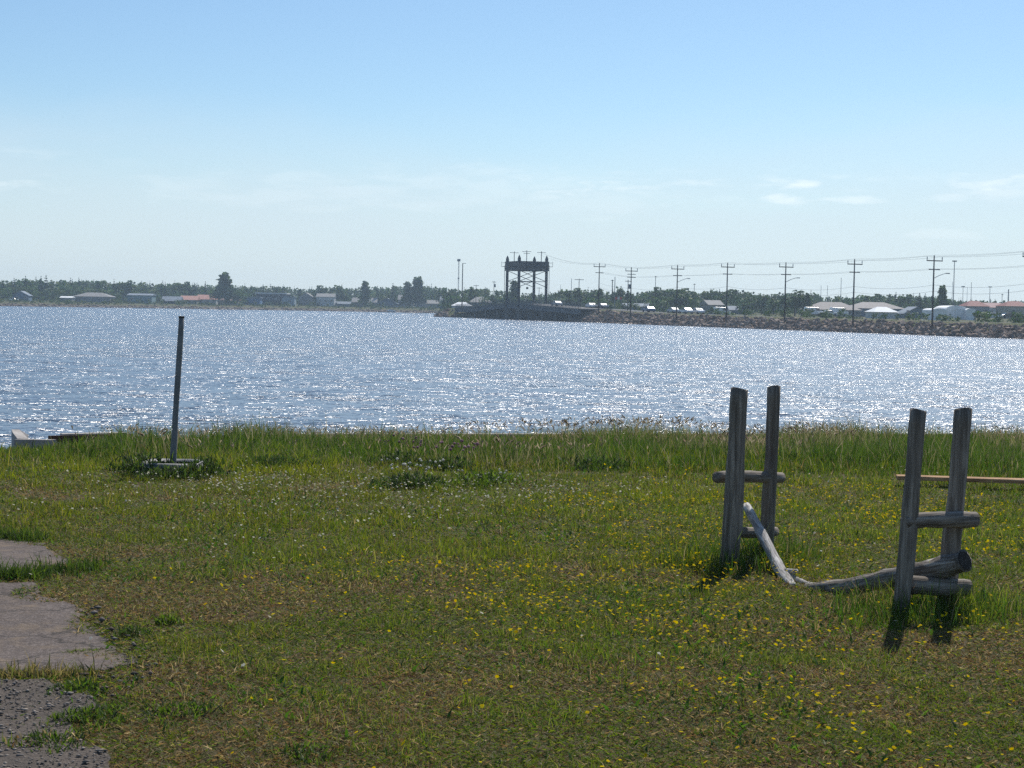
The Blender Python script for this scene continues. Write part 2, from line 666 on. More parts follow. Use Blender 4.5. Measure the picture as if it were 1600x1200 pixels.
# loose stones on the gravel and crumbs of asphalt along the slab's edge
def pebbles(n, poly, sizes, cols, seed):
    rr = np.random.default_rng(seed)
    lo, hi = poly.min(0), poly.max(0)
    lo = np.maximum(lo, (-4.2, 4.6))
    P = rr.uniform(lo, hi, (n * 3, 2))
    P = P[inside(poly, P[:, 0], P[:, 1])][:n]
    ico = np.array([(0, 0, 1), (.9, 0, .3), (.28, .85, .3), (-.73, .53, .3), (-.73, -.53, .3), (.28, -.85, .3), (0, 0, -.5)])
    fc = np.array([(0, 1, 2), (0, 2, 3), (0, 3, 4), (0, 4, 5), (0, 5, 1), (6, 2, 1), (6, 3, 2), (6, 4, 3), (6, 5, 4), (6, 1, 5)])
    k = len(P)
    s = rr.gamma(1.6, sizes / 1.6, k) * .5
    sh = rr.uniform(.6, 1.4, (k, 1, 3)) * s[:, None, None]
    sh[:, :, 2] *= .6
    a = rr.uniform(0, 6.28, k)
    v = ico[None] * sh * rr.uniform(.75, 1.25, (k, 7, 1))
    x = v[:, :, 0] * np.cos(a)[:, None] - v[:, :, 1] * np.sin(a)[:, None] + P[:, 0, None]
    y = v[:, :, 0] * np.sin(a)[:, None] + v[:, :, 1] * np.cos(a)[:, None] + P[:, 1, None]
    z = v[:, :, 2] + lawn_z(P[:, 0], P[:, 1])[:, None] + .016
    V = np.stack([x, y, z], -1).reshape(-1, 3)
    Fc = (fc[None] + (np.arange(k) * 7)[:, None, None]).reshape(-1, 3)
    cc = np.array(cols)[rr.integers(0, len(cols), k)] * rr.uniform(.6, 1.3, (k, 1))
    return V, Fc, np.repeat(cc, 7, 0)


m = Mat('loose_stone')
a = m.new('ShaderNodeAttribute', attribute_name='Col')
f = m.noise(m.coords('Object'), 90, 3, .6)
m.principled(m.mix(m.math('MULTIPLY', f, .5), a.outputs['Color'], (.05, .045, .04)), .9, spec=.25)
M['loose_stone'] = m.m
V1, F1, C1 = pebbles(9000, GRAVEL, .0075, [(.22, .195, .175), (.30, .26, .225), (.15, .135, .125), (.36, .30, .25)], 5)
o = obj('gravel', np_mesh('gravel', V1, F1, C1), M['loose_stone'])
tag(o, 'loose grey gravel on the bare earth', 'gravel', kind='stuff')
edge_poly = np.array([(on(x, y).x, on(x, y).y) for x, y in ((110, 940), (150, 950), (250, 1040), (220, 1090), (150, 1100), (110, 1058), (190, 1040), (150, 990))])
V1, F1, C1 = pebbles(420, edge_poly, .012, [(.10, .085, .075), (.06, .05, .045), (.22, .19, .17), (.17, .12, .09)], 6)
o = obj('asphalt_rubble', np_mesh('asphalt_rubble', V1, F1, C1), M['loose_stone'])
tag(o, 'dark crumbs broken off the asphalt edge', 'rubble', kind='stuff')

# ------------------------------------------------------------------ the two racks of weathered posts and their broken log
def clean(name):
    return name


def post_mesh(name, base, top, r0, r1, seg=14, seed=0, bow=.006, flat=.0):
    rd = random.Random(seed)
    n = 16
    pts, rad = [], []
    b, t = Vector(base), Vector(top)
    side = Vector((rd.uniform(-1, 1), rd.uniform(-1, 1), 0)).normalized()
    for i in range(n + 1):
        u = i / n
        pts.append(b.lerp(t, u) + side * bow * math.sin(u * 5 + seed))
        rad.append((r0 + (r1 - r0) * u) * (1 + .035 * math.sin(u * 11 + seed) + rd.uniform(-.012, .012)))
    mb = MB()
    mb.tube(pts, rad, seg, True, .06, rd)
    tx_, ty_ = rd.uniform(-.25, .25), rd.uniform(-.25, .25)
    for i in range(len(mb.v) - seg, len(mb.v)):
        v_ = mb.v[i]
        mb.v[i] = (v_[0], v_[1], v_[2] + (v_[0] - pts[-1].x) * tx_ + (v_[1] - pts[-1].y) * ty_ + rd.uniform(-.006, .006))
    return mb


def make_rack(loc, label, posts, rails):
    root = empty('wooden_rack', loc)
    tag(root, label, 'rack', 'weathered log racks on the lawn')
    for i, (b, t, r0, r1) in enumerate(posts):
        mb = post_mesh('post', Vector(b) - Vector(loc), Vector(t) - Vector(loc), r0, r1, 14, 3 + i * 7)
        mb.build('post', M['post_wood'], root, True)
    for i, (a, b, ra, rb) in enumerate(rails):
        rd = random.Random(50 + i)
        a, b = Vector(a), Vector(b)
        n = 10
        L = (b - a).length
        rail_empty_rot = (b - a).to_track_quat('Z', 'Y').to_euler()
        pts = [Vector((.004 * math.sin(k * .9), .006 * math.sin(k * .5 + i), L * k / n)) for k in range(n + 1)]
        rad = [(ra + (rb - ra) * k / n) * (1 + rd.uniform(-.05, .05)) for k in range(n + 1)]
        rad[0] *= .93
        rad[-1] *= .93
        mb = MB().tube(pts, rad, 12, True, .05, rd)
        mb.build('rail', M['post_wood'], root, True, loc=a - Vector(loc), rot=rail_empty_rot)
    return root


def ground_at(x, Y):
    """lawn point under photograph column x, Y metres out"""
    q = at(x, 700, Y)
    return Vector((q.x, Y, float(lawn_z(q.x, Y))))


sink = Vector((0, 0, -.12))
d1l, d1r = 10.0, 10.42
p1l, p1r = ground_at(1142, d1l), ground_at(1203, d1r)
t1l, t1r = at(1157, 608, d1l + .01), at(1208.5, 604, d1r + .01)
rack1 = make_rack(p1l, 'farther tall rack of two leaning grey posts with the log fallen from it',
                  [(p1l + sink, t1l, .064, .054), (p1r + sink, t1r, .048, .0405)],
                  [(at(1119, 746, d1l + .115), at(1222, 745, d1r + .075), .038, .038),
                   (at(1140, 834, d1l + .10), at(1212, 830, d1r + .075), .036, .034)])
d2l, d2r = 8.42, 8.62
p2l, p2r = ground_at(1411, d2l), ground_at(1486, d2r)
t2l, t2r = at(1437, 641, d2l + .01), at(1504, 639, d2r + .01)
rack2 = make_rack(p2l, 'nearer rack of two leaning grey posts holding the cut end of the log',
                  [(p2l + sink, t2l, .046, .0425), (p2r + sink, t2r, .054, .045)],
                  [(at(1413, 816, d2l - .015), at(1525, 810, d2r - .075), .041, .046),
                   (at(1416, 916, d2l + .06), at(1516, 917, d2r - .075), .052, .044)])

# the log lies broken in two between the racks


def log_piece(name, pts, rad, label, seed, extra=None, mat='log_wood'):
    rd = random.Random(seed)
    pts = [Vector(q) for q in pts]
    o0 = pts[0].copy()
    quat = (pts[-1] - pts[0]).to_track_quat('Z', 'Y')
    Rinv = quat.to_matrix().inverted()
    # resample along a smooth line
    P, R = [], []
    n = 18
    for i in range(n + 1):
        u = i / n * (len(pts) - 1)
        k = min(int(u), len(pts) - 2)
        fr = u - k
        q0, q1, q2, q3 = pts[max(k - 1, 0)], pts[k], pts[k + 1], pts[min(k + 2, len(pts) - 1)]
        q = .5 * ((2 * q1) + (q2 - q0) * fr + (2 * q0 - 5 * q1 + 4 * q2 - q3) * fr ** 2 + (3 * q1 - q0 - 3 * q2 + q3) * fr ** 3)
        P.append(Rinv @ (q - o0))
        R.append((rad[k] + (rad[k + 1] - rad[k]) * fr) * (1 + rd.uniform(-.10, .10)))
    root = empty(name, o0)
    root.rotation_euler = quat.to_euler()
    tag(root, label, 'log', 'pieces of the broken log')
    mb = MB().tube(P, R, 16, True, .10, rd)
    mb.build('trunk_wood', M[mat], root, True)
    if extra:
        for q, r_, d in extra:
            q = Rinv @ (Vector(q) - o0)
            d = Rinv @ Vector(d)
            knot = MB().tube([q, q + d], [r_, r_ * .6], 8, True, .1, rd)
            knot.build('branch_stub', M['log_wood'], root, True)
    return root, P, R, o0


gA = ground_at(1237, 9.30)
log1, _, _, _ = log_piece('broken_log', [at(1166, 790, 10.32), at(1193, 840, 10.0), at(1217, 887, 9.66), at(1240, 921, 9.32)],
                          [.026, .031, .037, .034], 'bleached broken log half propped on the farther rack', 21,
                          [(at(1228, 893, 9.55), .02, (.06, -.05, .012))])
log2, P2, R2, o2 = log_piece('broken_log', [at(1507, 876, 8.42), at(1462, 889, 8.56), at(1400, 902, 8.72), at(1330, 916, 9.0), at(1262, 921, 9.28)],
                             [.055, .060, .052, .046, .036], 'longer broken log with a round cut end resting on the nearer rack', 22, mat='grey_log')
# end grain disc on the cut end
d = (P2[0] - P2[1]).normalized()
disc = MB().tube([P2[0] + d * .001, P2[0] + d * .006], [.050, .049], 18)
disc.build('cut_end', M['end_grain'], log2)
log3, _, _, _ = log_piece('broken_log', [at(1224, 892, 9.6), at(1248, 908, 9.45), at(1282, 918, 9.3)], [.014, .020, .013],
                          'small split-off splinter where the log broke on the ground', 23)

# ------------------------------------------------------------------ leaning pole in its ring
M['pole_paint'] = plain('grey_pole_paint', (.16, .165, .17), .6, .2, 9)
pb, pt = ground_at(268, 14.8), at(283.5, 496, 14.85)
root = empty('leaning_pole', pb)
tag(root, 'slim grey pole leaning slightly, standing in the pale ring', 'pole')
mb = post_mesh('shaft', Vector((0, 0, -.2)), pt - pb, .030, .026, 10, 31, .002)
mb.build('shaft', M['pole_paint'], root, True)
capm = MB().tube([pt - pb - Vector((0, 0, .002)), pt - pb + Vector((0, 0, .012))], [.029, .027], 10)
capm.build('pole_cap', M['end_grain'], root, True)
M['ring'] = plain('pale_ring', (.17, .17, .165), .65, .35, 14, spec=.5)
M['dark_rubber'] = plain('dark_ring_side', (.035, .034, .033), .8, .3, 10)
rc = ground_at(269, 14.75) - Vector((0, 0, .075))
ring = empty('tyre_ring', rc)
tag(ring, 'pale weathered tyre lying flat round the foot of the pole', 'tyre')
mb = MB()
vs_, fs = [], []
NS, prof = 40, [(.22, .165), (.235, .180), (.262, .188), (.29, .178), (.30, .15)]
for k in range(NS):
    a = 2 * math.pi * k / NS
    for r, z in prof:
        vs_.append((r * math.cos(a), r * math.sin(a), z + .004 * math.sin(3 * a)))
for k in range(NS):
    for i in range(len(prof) - 1):
        n = len(prof)
        fs.append((k * n + i, k * n + i + 1, ((k + 1) % NS) * n + i + 1, ((k + 1) % NS) * n + i))
MB().add(vs_, fs).build('sidewall', M['ring'], ring, True)
vs_, fs = [], []
prof = [(.298, .152), (.305, .08), (.298, 0), (.27, -.03)]
for k in range(NS):
    a = 2 * math.pi * k / NS
    for r, z in prof:
        vs_.append((r * math.cos(a), r * math.sin(a), z))
for k in range(NS):
    for i in range(len(prof) - 1):
        n = len(prof)
        fs.append((k * n + i, k * n + i + 1, ((k + 1) % NS) * n + i + 1, ((k + 1) % NS) * n + i))
MB().add(vs_, fs).build('tread', M['dark_rubber'], ring, True)
vs_, fs = [], []
prof = [(.222, .166), (.23, .10), (.23, -.02)]
for k in range(NS):
    a = 2 * math.pi * k / NS
    for r, z in prof:
        vs_.append((r * math.cos(a), r * math.sin(a), z))
for k in range(NS):
    for i in range(len(prof) - 1):
        n = len(prof)
        fs.append((k * n + i, k * n + i + 1, ((k + 1) % NS) * n + i + 1, ((k + 1) % NS) * n + i))
MB().add(vs_, fs).build('inner_lining', M['dark_rubber'], ring, True)

# ------------------------------------------------------------------ beam lying in the grass at the right
a, b = ground_at(1402, 14.75), ground_at(1740, 14.5)
dv = b - a
root = empty('timber_beam', a, math.atan2(dv.y, dv.x))
tag(root, 'long tan timber lying in the grass behind the nearer rack', 'timber')
L = dv.length
mb = MB()
n = 24
for k in range(n):
    pass
pl = MB().box((L / 2, 0, .085), (L, .15, .038))
o = pl.build('beam', M['plank_wood'], root)
bv = o.modifiers.new('bevel', 'BEVEL')
bv.width = .008
bv.segments = 2

# ------------------------------------------------------------------ concrete seawall along the brink
m = Mat('old_concrete')
c = m.coords('Object')
f = m.noise(c, 2.5, 6, .65)
g = m.noise(c, 30, 4, .6)
col = m.mix(.3, m.ramp(f, ((.33, (.26, .235, .21)), (.62, (.46, .43, .40)))), m.ramp(g, ((.3, (.2, .18, .16)), (.7, (.5, .47, .44)))))
m.principled(col, .9, m.bump(g, .4, .01), spec=.2)
M['concrete'] = m.m
M['rust'] = plain('rusty_wall_boards', (.085, .045, .032), .9, .35, 5)
C0 = Vector((-6.02, 19.38, 0))
C1 = Vector((-3.2, 20.93, 0))
C2 = Vector((4.54, 22.73, 0))
C3 = Vector((30, 28.63, 0))
sw = empty('seawall', C0)
tag(sw, 'low concrete seawall with a broken corner along the brink of the lawn', 'seawall')


def wallrun(a, b, zt, zb, th, name, mat, off=0.0):
    d = (b - a)
    d.z = 0
    n = Vector((-d.y, d.x, 0)).normalized()
    q = [a + n * off, b + n * off, b + n * (off + th), a + n * (off + th)]
    vs_ = [(*(p_ - C0).xy, zb) for p_ in q] + [(*(p_ - C0).xy, zt) for p_ in q]
    MB().add(vs_, ((3, 2, 1, 0), (4, 5, 6, 7), (0, 1, 5, 4), (1, 2, 6, 5), (2, 3, 7, 6), (3, 0, 4, 7))).build(name, mat, sw)


ztop = at(420, 668, 20.9).z
wallrun(C0 + Vector((.5, .27, 0)), C0 + Vector((1.2, .6375, 0)), ztop - .03, WZ - .5, .16, 'wall_section', M['concrete'])
wallrun(C0 + Vector((1.21, .643, 0)), C1, ztop - .22, WZ - .5, .16, 'wall_section', M['concrete'])
wallrun(C1, C2, ztop - .09, WZ - .5, .16, 'wall_section', M['concrete'])
wallrun(C2, C3, ztop - .09, WZ - .5, .16, 'wall_section', M['concrete'])
for i in range(3):     # rusty facing boards on the landward side, open to view at the corner
    zt = ztop - .045 - i * .095
    wallrun(C0 + Vector((.34, .19, 0)), C0 + Vector((1.25, .66, 0)), zt, zt - .088, .03 + .004 * i, 'facing_board', M['rust'], -.035)
# corner block: bevelled top leaning in
q0, q1 = at(19, 671, 19.3), at(45, 687, 18.75)
cb = [at(18, 671, 19.55), at(30, 671, 19.6), at(44, 679, 19.15), at(44.5, 685.5, 18.95), at(27, 685, 18.95), at(20, 676, 19.25)]
top = [Vector(v_) for v_ in cb]
bot = [Vector((v_.x, v_.y, WZ - .4)) for v_ in top]
n = len(top)
MB().add([v_ - C0 for v_ in top + bot], [tuple(range(n))] + [(i, (i + 1) % n, (i + 1) % n + n, i + n) for i in range(n)]).build('corner_block', M['concrete'], sw)
a, b = at(27, 686, 18.93), at(84, 687, 18.7)
MB().bar(a - C0 + Vector((0, 0, -.06)), b - C0 + Vector((0, 0, -.06)), .10, .12).build('inner_ledge', M['concrete'], sw)

# ------------------------------------------------------------------ grass
def scatter(density, margin=1.1, y0=4.9, y1=24.5, seed=1, dmax=9000):
    """points over the lawn in the camera's reach, density(x, y) per square metre"""
    rr = np.random.default_rng(seed)
    X, Y = [], []
    for ya in np.arange(y0, y1, .5):
        w_ = .325 * (ya + .5) + margin
        n = int(2 * w_ * .5 * dmax)
        x = rr.uniform(-w_, w_, n)
        y = rr.uniform(ya, ya + .5, n)
        k = rr.random(n) < density(x, y) / dmax
        X.append(x[k])
        Y.append(y[k])
    return np.concatenate(X), np.concatenate(Y)


def off_paving(x, y, grow=0.0):
    bad = np.zeros(len(x), bool)
    for q in PAVE:
        bad |= inside(q, x, y)
    if bad.any():
        k = np.where(bad)[0]
        creep = from_paving(x[k], y[k]) < .55 * (vnoise(x[k], y[k], 3.5, 46, 2) - .42)
        bad[k[creep]] = False
    return ~bad


RACKS = np.array([(v_.x, v_.y) for v_ in (p1l, p1r, p2l, p2r)])


def near_racks(x, y):
    d = np.min(np.hypot(x[:, None] - RACKS[None, :, 0], (y[:, None] - RACKS[None, :, 1])), 1)
    return 1 - smooth01(d, .1, .55)


def tallness(x, y):
    """0 on the mown lawn, 1 in the rough along the brink"""
    e = edge_y(x)
    start = 15.3 + 1.6 * (vnoise(x, y, .5, 21, 2) - .5) + .10 * x - 1.0 * smooth01(x, 1.5, 5)
    left = smooth01(x, -6.0, -3.6)
    t = smooth01(y, start, start + 2.2)
    t2 = smooth01(y, e - 2.6, e - .5)
    gap = 1 - smooth01(y, 17.7, 18.2) * (1 - smooth01(x, -5.2, -4.7))
    return np.maximum(t * left, t2 * .75) * gap


def dryness(x, y):
    n = vnoise(x, y, .55, 31, 4)
    n2 = vnoise(x, y, 2.2, 32, 3)
    b = .62 * n + .38 * n2
    near = 1 - smooth01(y, 6.5, 12.5)
    leftish = 1 - smooth01(x, -2.2, 1.4)
    thr = .63 - .045 * near - .20 * near * leftish + .12 * smooth01(y, 13, 17)
    return smooth01(b, thr - .10, thr + .10)


def blades(x, y, h, wd, lean, col, seed, tip=.12, z0=None):
    """bent tapering blades, three triangles each"""
    rr = np.random.default_rng(seed)
    n = len(x)
    a = rr.uniform(0, 2 * np.pi, n)
    fa = rr.uniform(0, 2 * np.pi, n)
    dx, dy = np.cos(a), np.sin(a)
    sx, sy = np.cos(fa) * wd / 2, np.sin(fa) * wd / 2
    z = lawn_z(x, y) - .01 if z0 is None else z0
    l1, l2 = lean * h * .35, lean * h
    hz = h * np.sqrt(np.maximum(.05, 1 - np.minimum(lean, .97) ** 2))
    V = np.empty((n, 5, 3), np.float32)
    V[:, 0] = np.stack([x - sx, y - sy, z], -1)
    V[:, 1] = np.stack([x + sx, y + sy, z], -1)
    V[:, 2] = np.stack([x + dx * l1 + sx * .75, y + dy * l1 + sy * .75, z + hz * .62], -1)
    V[:, 3] = np.stack([x + dx * l1 - sx * .75, y + dy * l1 - sy * .75, z + hz * .62], -1)
    V[:, 4] = np.stack([x + dx * l2, y + dy * l2, z + hz], -1)
    f = np.array([(0, 1, 2), (0, 2, 3), (3, 2, 4)])
    F_ = (f[None] + (np.arange(n) * 5)[:, None, None]).reshape(-1, 3)
    return V.reshape(-1, 3), F_, np.repeat(col, 5, 0)


def join(parts):
    off, V, F_, C_ = 0, [], [], []
    for v, f, c_ in parts:
        V.append(v)
        F_.append(f + off)
        C_.append(c_)
        off += len(v)
    return np.concatenate(V), np.concatenate(F_), np.concatenate(C_)


def tint(rr, n, palette, weights, spread=.22):
    p_ = np.array(palette)
    k = rr.choice(len(p_), n, p=np.array(weights) / sum(weights))
    return p_[k] * rr.uniform(1 - spread, 1 + spread, (n, 1))


GREENS = [(.115, .155, .026), (.155, .185, .036), (.078, .120, .024), (.205, .205, .06)]
STRAW = [(.29, .22, .115), (.20, .138, .066), (.40, .32, .19), (.125, .08, .04)]
M['grass'] = leafy('grass_blades', .5)


def from_paving(x, y):
    """metres to the nearest asphalt edge"""
    d = np.full(len(x), 9.0)
    k = np.where((x < -1.2) & (y < 11.5))[0]
    for q in PAVE:
        for a in range(0, len(k), 20000):
            kk = k[a:a + 20000]
            dd = np.min(np.hypot(x[kk, None] - q[None, ::3, 0], y[kk, None] - q[None, ::3, 1]), 1)
            d[kk] = np.minimum(d[kk], dd)
    return d


def lawn_density(x, y):
    d = np.interp(y, [4.9, 7, 10, 14, 24], [8000, 6200, 4300, 2800, 2200])
    g_ = inside(GRAVEL, x, y)
    edge_wear = np.where(g_, .05, 1.0) * (.18 + .82 * smooth01(from_paving(x, y) + .25 * (vnoise(x, y, 3, 44, 2) - .5), .02, .30))
    return d * edge_wear * off_paving(x, y) * (y < edge_y(x) - .04) * (1 - .55 * tallness(x, y))


x, y = scatter(lawn_density, seed=11, dmax=8600)
rr = np.random.default_rng(12)
n = len(x)
dry = dryness(x, y)
tall = tallness(x, y)
nr = near_racks(x, y)
isdry = rr.random(n) < .13 + .66 * dry * (1 - .6 * tall)
col = np.where(isdry[:, None], tint(rr, n, STRAW, (3, 3, 1, 2)), tint(rr, n, GREENS, (3, 3, 3, 1)))
lush = vnoise(x, y, .8, 41, 3)
col = col * np.where(isdry[:, None], 1, (.75 + .5 * lush)[:, None])
clump = vnoise(x, y, 5.5, 45, 2)
h = rr.gamma(6, 1 / 6, n) * (.034 + .030 * lush - .010 * dry) * np.interp(y, [5, 8, 12], [.56, .72, .9]) * (.45 + 1.2 * smooth01(clump, .3, .75)) * (1 + 1.6 * nr)
h = h * (1 + 1.2 * tall)
lean = np.clip(rr.normal(.58, .28, n) + .30 * isdry, .05, .985)
olive = smooth01(vnoise(x, y, .42, 43, 3), .40, .66)
col = np.where(isdry[:, None], col, col * (1 + olive[:, None] * np.array([.20, .07, -.05])))
wd = np.interp(y, [5, 9, 16, 24], [.0030, .0042, .007, .009]) * rr.uniform(.7, 1.4, n)
parts = [blades(x, y, h, wd, lean, col, 13)]


# matted thatch lying flat under the blades, one triangle each
def thatch_density(x, y):
    d = np.interp(y, [4.9, 8, 12, 15], [11000, 8400, 4600, 2000])
    return d * off_paving(x, y) * np.where(inside(GRAVEL, x, y), .06, 1.0)


x, y = scatter(thatch_density, .8, 4.9, 15, seed=18, dmax=11000)
n = len(x)
dr = dryness(x, y)
isd = rr.random(n) < .24 + .46 * dr
col = np.where(isd[:, None], tint(rr, n, STRAW, (2, 4, .3, 3), .25), tint(rr, n, GREENS, (3, 2, 4, .6), .3))
a = rr.uniform(0, 2 * np.pi, n)
L = rr.uniform(.014, .036, n)
wdt = np.interp(y, [5, 9, 15], [.0028, .0042, .007]) * rr.uniform(.7, 1.5, n)
z = lawn_z(x, y)
T = np.empty((n, 3, 3), np.float32)
T[:, 0] = np.stack([x - np.sin(a) * wdt / 2, y + np.cos(a) * wdt / 2, z + rr.uniform(.001, .012, n)], -1)
T[:, 1] = np.stack([x + np.sin(a) * wdt / 2, y - np.cos(a) * wdt / 2, z + rr.uniform(.001, .012, n)], -1)
T[:, 2] = np.stack([x + np.cos(a) * L, y + np.sin(a) * L, z + rr.uniform(.003, .024, n)], -1)
parts.append((T.reshape(-1, 3), np.arange(n * 3).reshape(-1, 3), np.repeat(col, 3, 0)))

# the unmown rough along the brink and longer tufts round the posts


def tall_density(x, y):
    return tallness(x, y) * 1500 * (.55 + .9 * vnoise(x, y, 1.1, 51, 2)) * off_paving(x, y) * (y < edge_y(x) - .05)


x, y = scatter(tall_density, 2.0, 12.5, 24.5, seed=14, dmax=2300)
n = len(x)
tl = tallness(x, y)
var = vnoise(x, y, .7, 52, 3)
seedy = smooth01(vnoise(x, y, .33, 53, 3) + .16 * smooth01(y, 18, 21), .47, .66)
isd = rr.random(n) < .10 + .38 * seedy
col = np.where(isd[:, None], tint(rr, n, [(.24, .215, .12), (.19, .165, .085), (.28, .25, .16)], (2, 2, 1)),
               tint(rr, n, [(.066, .110, .022), (.048, .086, .018), (.088, .130, .032)], (3, 2, 2)))
h = rr.gamma(9, 1 / 9, n) * (.06 + .15 * tl * (.12 + 1.15 * smooth01(var, .3, .75))) * np.where(isd, 1.12, 1)
lean = np.clip(rr.normal(.38, .2, n), .03, .9)
wd = .0085 * rr.uniform(.6, 1.4, n)
parts.append(blades(x, y, h, wd, lean, col, 15))


def rack_density(x, y):
    return near_racks(x, y) * 2600


x, y = scatter(rack_density, .5, 7.4, 11.6, seed=16, dmax=2600)
n = len(x)
col = tint(rr, n, [(.060, .11, .022), (.045, .085, .018), (.09, .13, .03), (.2, .17, .09)], (3, 3, 2, 1))
parts.append(blades(x, y, rr.gamma(7, 1 / 7, n) * .12, .0055 * rr.uniform(.7, 1.4, n), np.clip(rr.normal(.45, .22, n), .05, .9), col, 17))
V1, F1, C1 = join(parts)
o = obj('grass', np_mesh('grass', V1, F1, C1), M['grass'])
tag(o, 'patchy green and straw coloured grass, mown near and rough along the brink', 'grass', kind='stuff')


# seed heads nodding over the rough
def seed_density(x, y):
    e = edge_y(x)
    return 150 * smooth01(vnoise(x, y, .33, 53, 3) + .18 * smooth01(y, e - 2.5, e - .6), .48, .7) * tallness(x, y) * (y < e - .05)


x, y = scatter(seed_density, 2.0, 14, 24.5, seed=61, dmax=150)
n = len(x)
hh = rr.uniform(.14, .24, n) + .14 * smooth01(vnoise(x, y, .45, 54, 2), .45, .75)
z = lawn_z(x, y)
lx, ly = rr.normal(0, .07, n), rr.normal(0, .07, n)
st = np.empty((n, 3, 3), np.float32)
st[:, 0] = np.stack([x - .0016, y, z], -1)
st[:, 1] = np.stack([x + .0016, y, z], -1)
st[:, 2] = np.stack([x + lx, y + ly, z + hh], -1)
hd = np.empty((n, 4, 3), np.float32)
hw = rr.uniform(.003, .007, n)
hl = rr.uniform(.03, .06, n)
hd[:, 0] = np.stack([x + lx * .86, y + ly * .86, z + hh * .86], -1)
hd[:, 1] = np.stack([x + lx * .95 + hw, y + ly * .95, z + hh * .97], -1)
hd[:, 2] = np.stack([x + lx * 1.35, y + ly * 1.35, z + hh * .9 + hl], -1)
hd[:, 3] = np.stack([x + lx * .95 - hw, y + ly * .95, z + hh * .97], -1)
cs = tint(rr, n, [(.22, .20, .10), (.15, .16, .06)], (1, 1))
ch = tint(rr, n, [(.26, .215, .15), (.21, .16, .12), (.30, .26, .19)], (2, 1, 1))
Fs = np.arange(n * 3).reshape(-1, 3)
Fh = (np.array([(0, 1, 2), (0, 2, 3)])[None] + (np.arange(n) * 4)[:, None, None]).reshape(-1, 3)
V1, F1, C1 = join([(st.reshape(-1, 3), Fs, np.repeat(cs, 3, 0)), (hd.reshape(-1, 3), Fh, np.repeat(ch, 4, 0))])
o = obj('seed_heads', np_mesh('seed_heads', V1, F1, C1), M['grass'])
tag(o, 'pale grass seed heads nodding over the rough', 'seed heads', kind='stuff')


# broad low leaves of plantain, dandelion and clover among the blades
def leaf_density(x, y):
    pch = smooth01(vnoise(x, y, 1.1, 71, 3), .56, .68)
    return (40 + 420 * pch) * off_paving(x, y) * (1 - tallness(x, y)) * np.where(inside(GRAVEL, x, y), .1, 1)


x, y = scatter(leaf_density, 1.2, 4.9, 17, seed=72, dmax=470)
n = len(x)
col = tint(rr, n, [(.060, .12, .022), (.085, .15, .030), (.045, .095, .02)], (1, 1, 1))
V1, F1, C1 = blades(x, y, rr.uniform(.03, .075, n), rr.uniform(.010, .020, n), np.clip(rr.normal(.75, .15, n), .3, .95), col, 73)
o = obj('broadleaf_weeds', np_mesh('broadleaf_weeds', V1, F1, C1), M['grass'])
tag(o, 'low green rosettes of broad leaves in the lawn', 'ground cover', kind='stuff')


# flowers
def flowers(x, y, size, hgt, petal, centre, seed, lobes=7):
    rr = np.random.default_rng(seed)
    n = len(x)
    z = lawn_z(x, y)
    lx, ly = rr.normal(0, .25, n) * hgt, rr.normal(0, .25, n) * hgt
    st = np.empty((n, 3, 3), np.float32)
    st[:, 0] = np.stack([x - .0012, y, z], -1)
    st[:, 1] = np.stack([x + .0012, y, z], -1)
    st[:, 2] = np.stack([x + lx, y + ly, z + hgt], -1)
    tx, ty = rr.normal(0, .35, n), rr.normal(-.15, .35, n)
    k = lobes * 2
    hd = np.empty((n, k + 1, 3), np.float32)
    cx, cy_, cz = x + lx, y + ly, z + hgt
    hd[:, 0] = np.stack([cx, cy_, cz + size * .10], -1)
    for i in range(k):
        a = 2 * np.pi * i / k + rr.uniform(0, .3, n)
        r = size / 2 * (1.0 if i % 2 == 0 else .62) * rr.uniform(.85, 1.15, n)
        px, py = r * np.cos(a), r * np.sin(a)
        hd[:, i + 1] = np.stack([cx + px, cy_ + py, cz + px * tx + py * ty + size * .05], -1)
    f = np.array([(0, i + 1, (i + 1) % k + 1) for i in range(k)])
    Fh = (f[None] + (np.arange(n) * (k + 1))[:, None, None]).reshape(-1, 3)
    Fs = np.arange(n * 3).reshape(-1, 3)
    cs = np.repeat(tint(rr, n, GREENS, (1, 1, 1, 1)), 3, 0)
    ch = tint(rr, n, petal, [1] * len(petal), .12)
    chh = np.repeat(ch[:, None], k + 1, 1)
    chh[:, 0] = centre
    return join([(st.reshape(-1, 3), Fs, cs), (hd.reshape(-1, 3), Fh, chh.reshape(-1, 3))])


def drift(px, py, rx, ry, amount):
    c_ = on(px, py)
    a_ = on(px + rx, py)
    b_ = on(px, py - ry)
    return c_.x, c_.y, abs(a_.x - c_.x), abs(b_.y - c_.y), amount


YELLOW = [drift(680, 930, 260, 38, 19), drift(900, 935, 220, 45, 18), drift(1100, 930, 220, 55, 20), drift(580, 770, 40, 6, 10),
          drift(960, 800, 140, 22, 16), drift(1100, 860, 120, 30, 16), drift(1330, 810, 200, 40, 18), drift(1350, 960, 120, 40, 12),
          drift(1250, 1010, 350, 40, 7), drift(1400, 1110, 300, 80, 11), drift(1150, 1080, 300, 60, 6), drift(900, 1000, 400, 40, 4), drift(1500, 840, 120, 50, 18)]


def yellow_density(x, y):
    d = np.zeros(len(x))
    for cx, cy_, rx, ry, am in YELLOW:
        d += am * np.exp(-((x - cx) / rx) ** 2 - ((y - cy_) / ry) ** 2)
    d = .75 * d * (.4 + 1.3 * smooth01(vnoise(x, y, 1.7, 81, 2), .38, .75))
    d += 1.0 * smooth01(x, -1.6, .8) * (1 - smooth01(y, 13, 16))
    return 10.0 * d * off_paving(x, y)


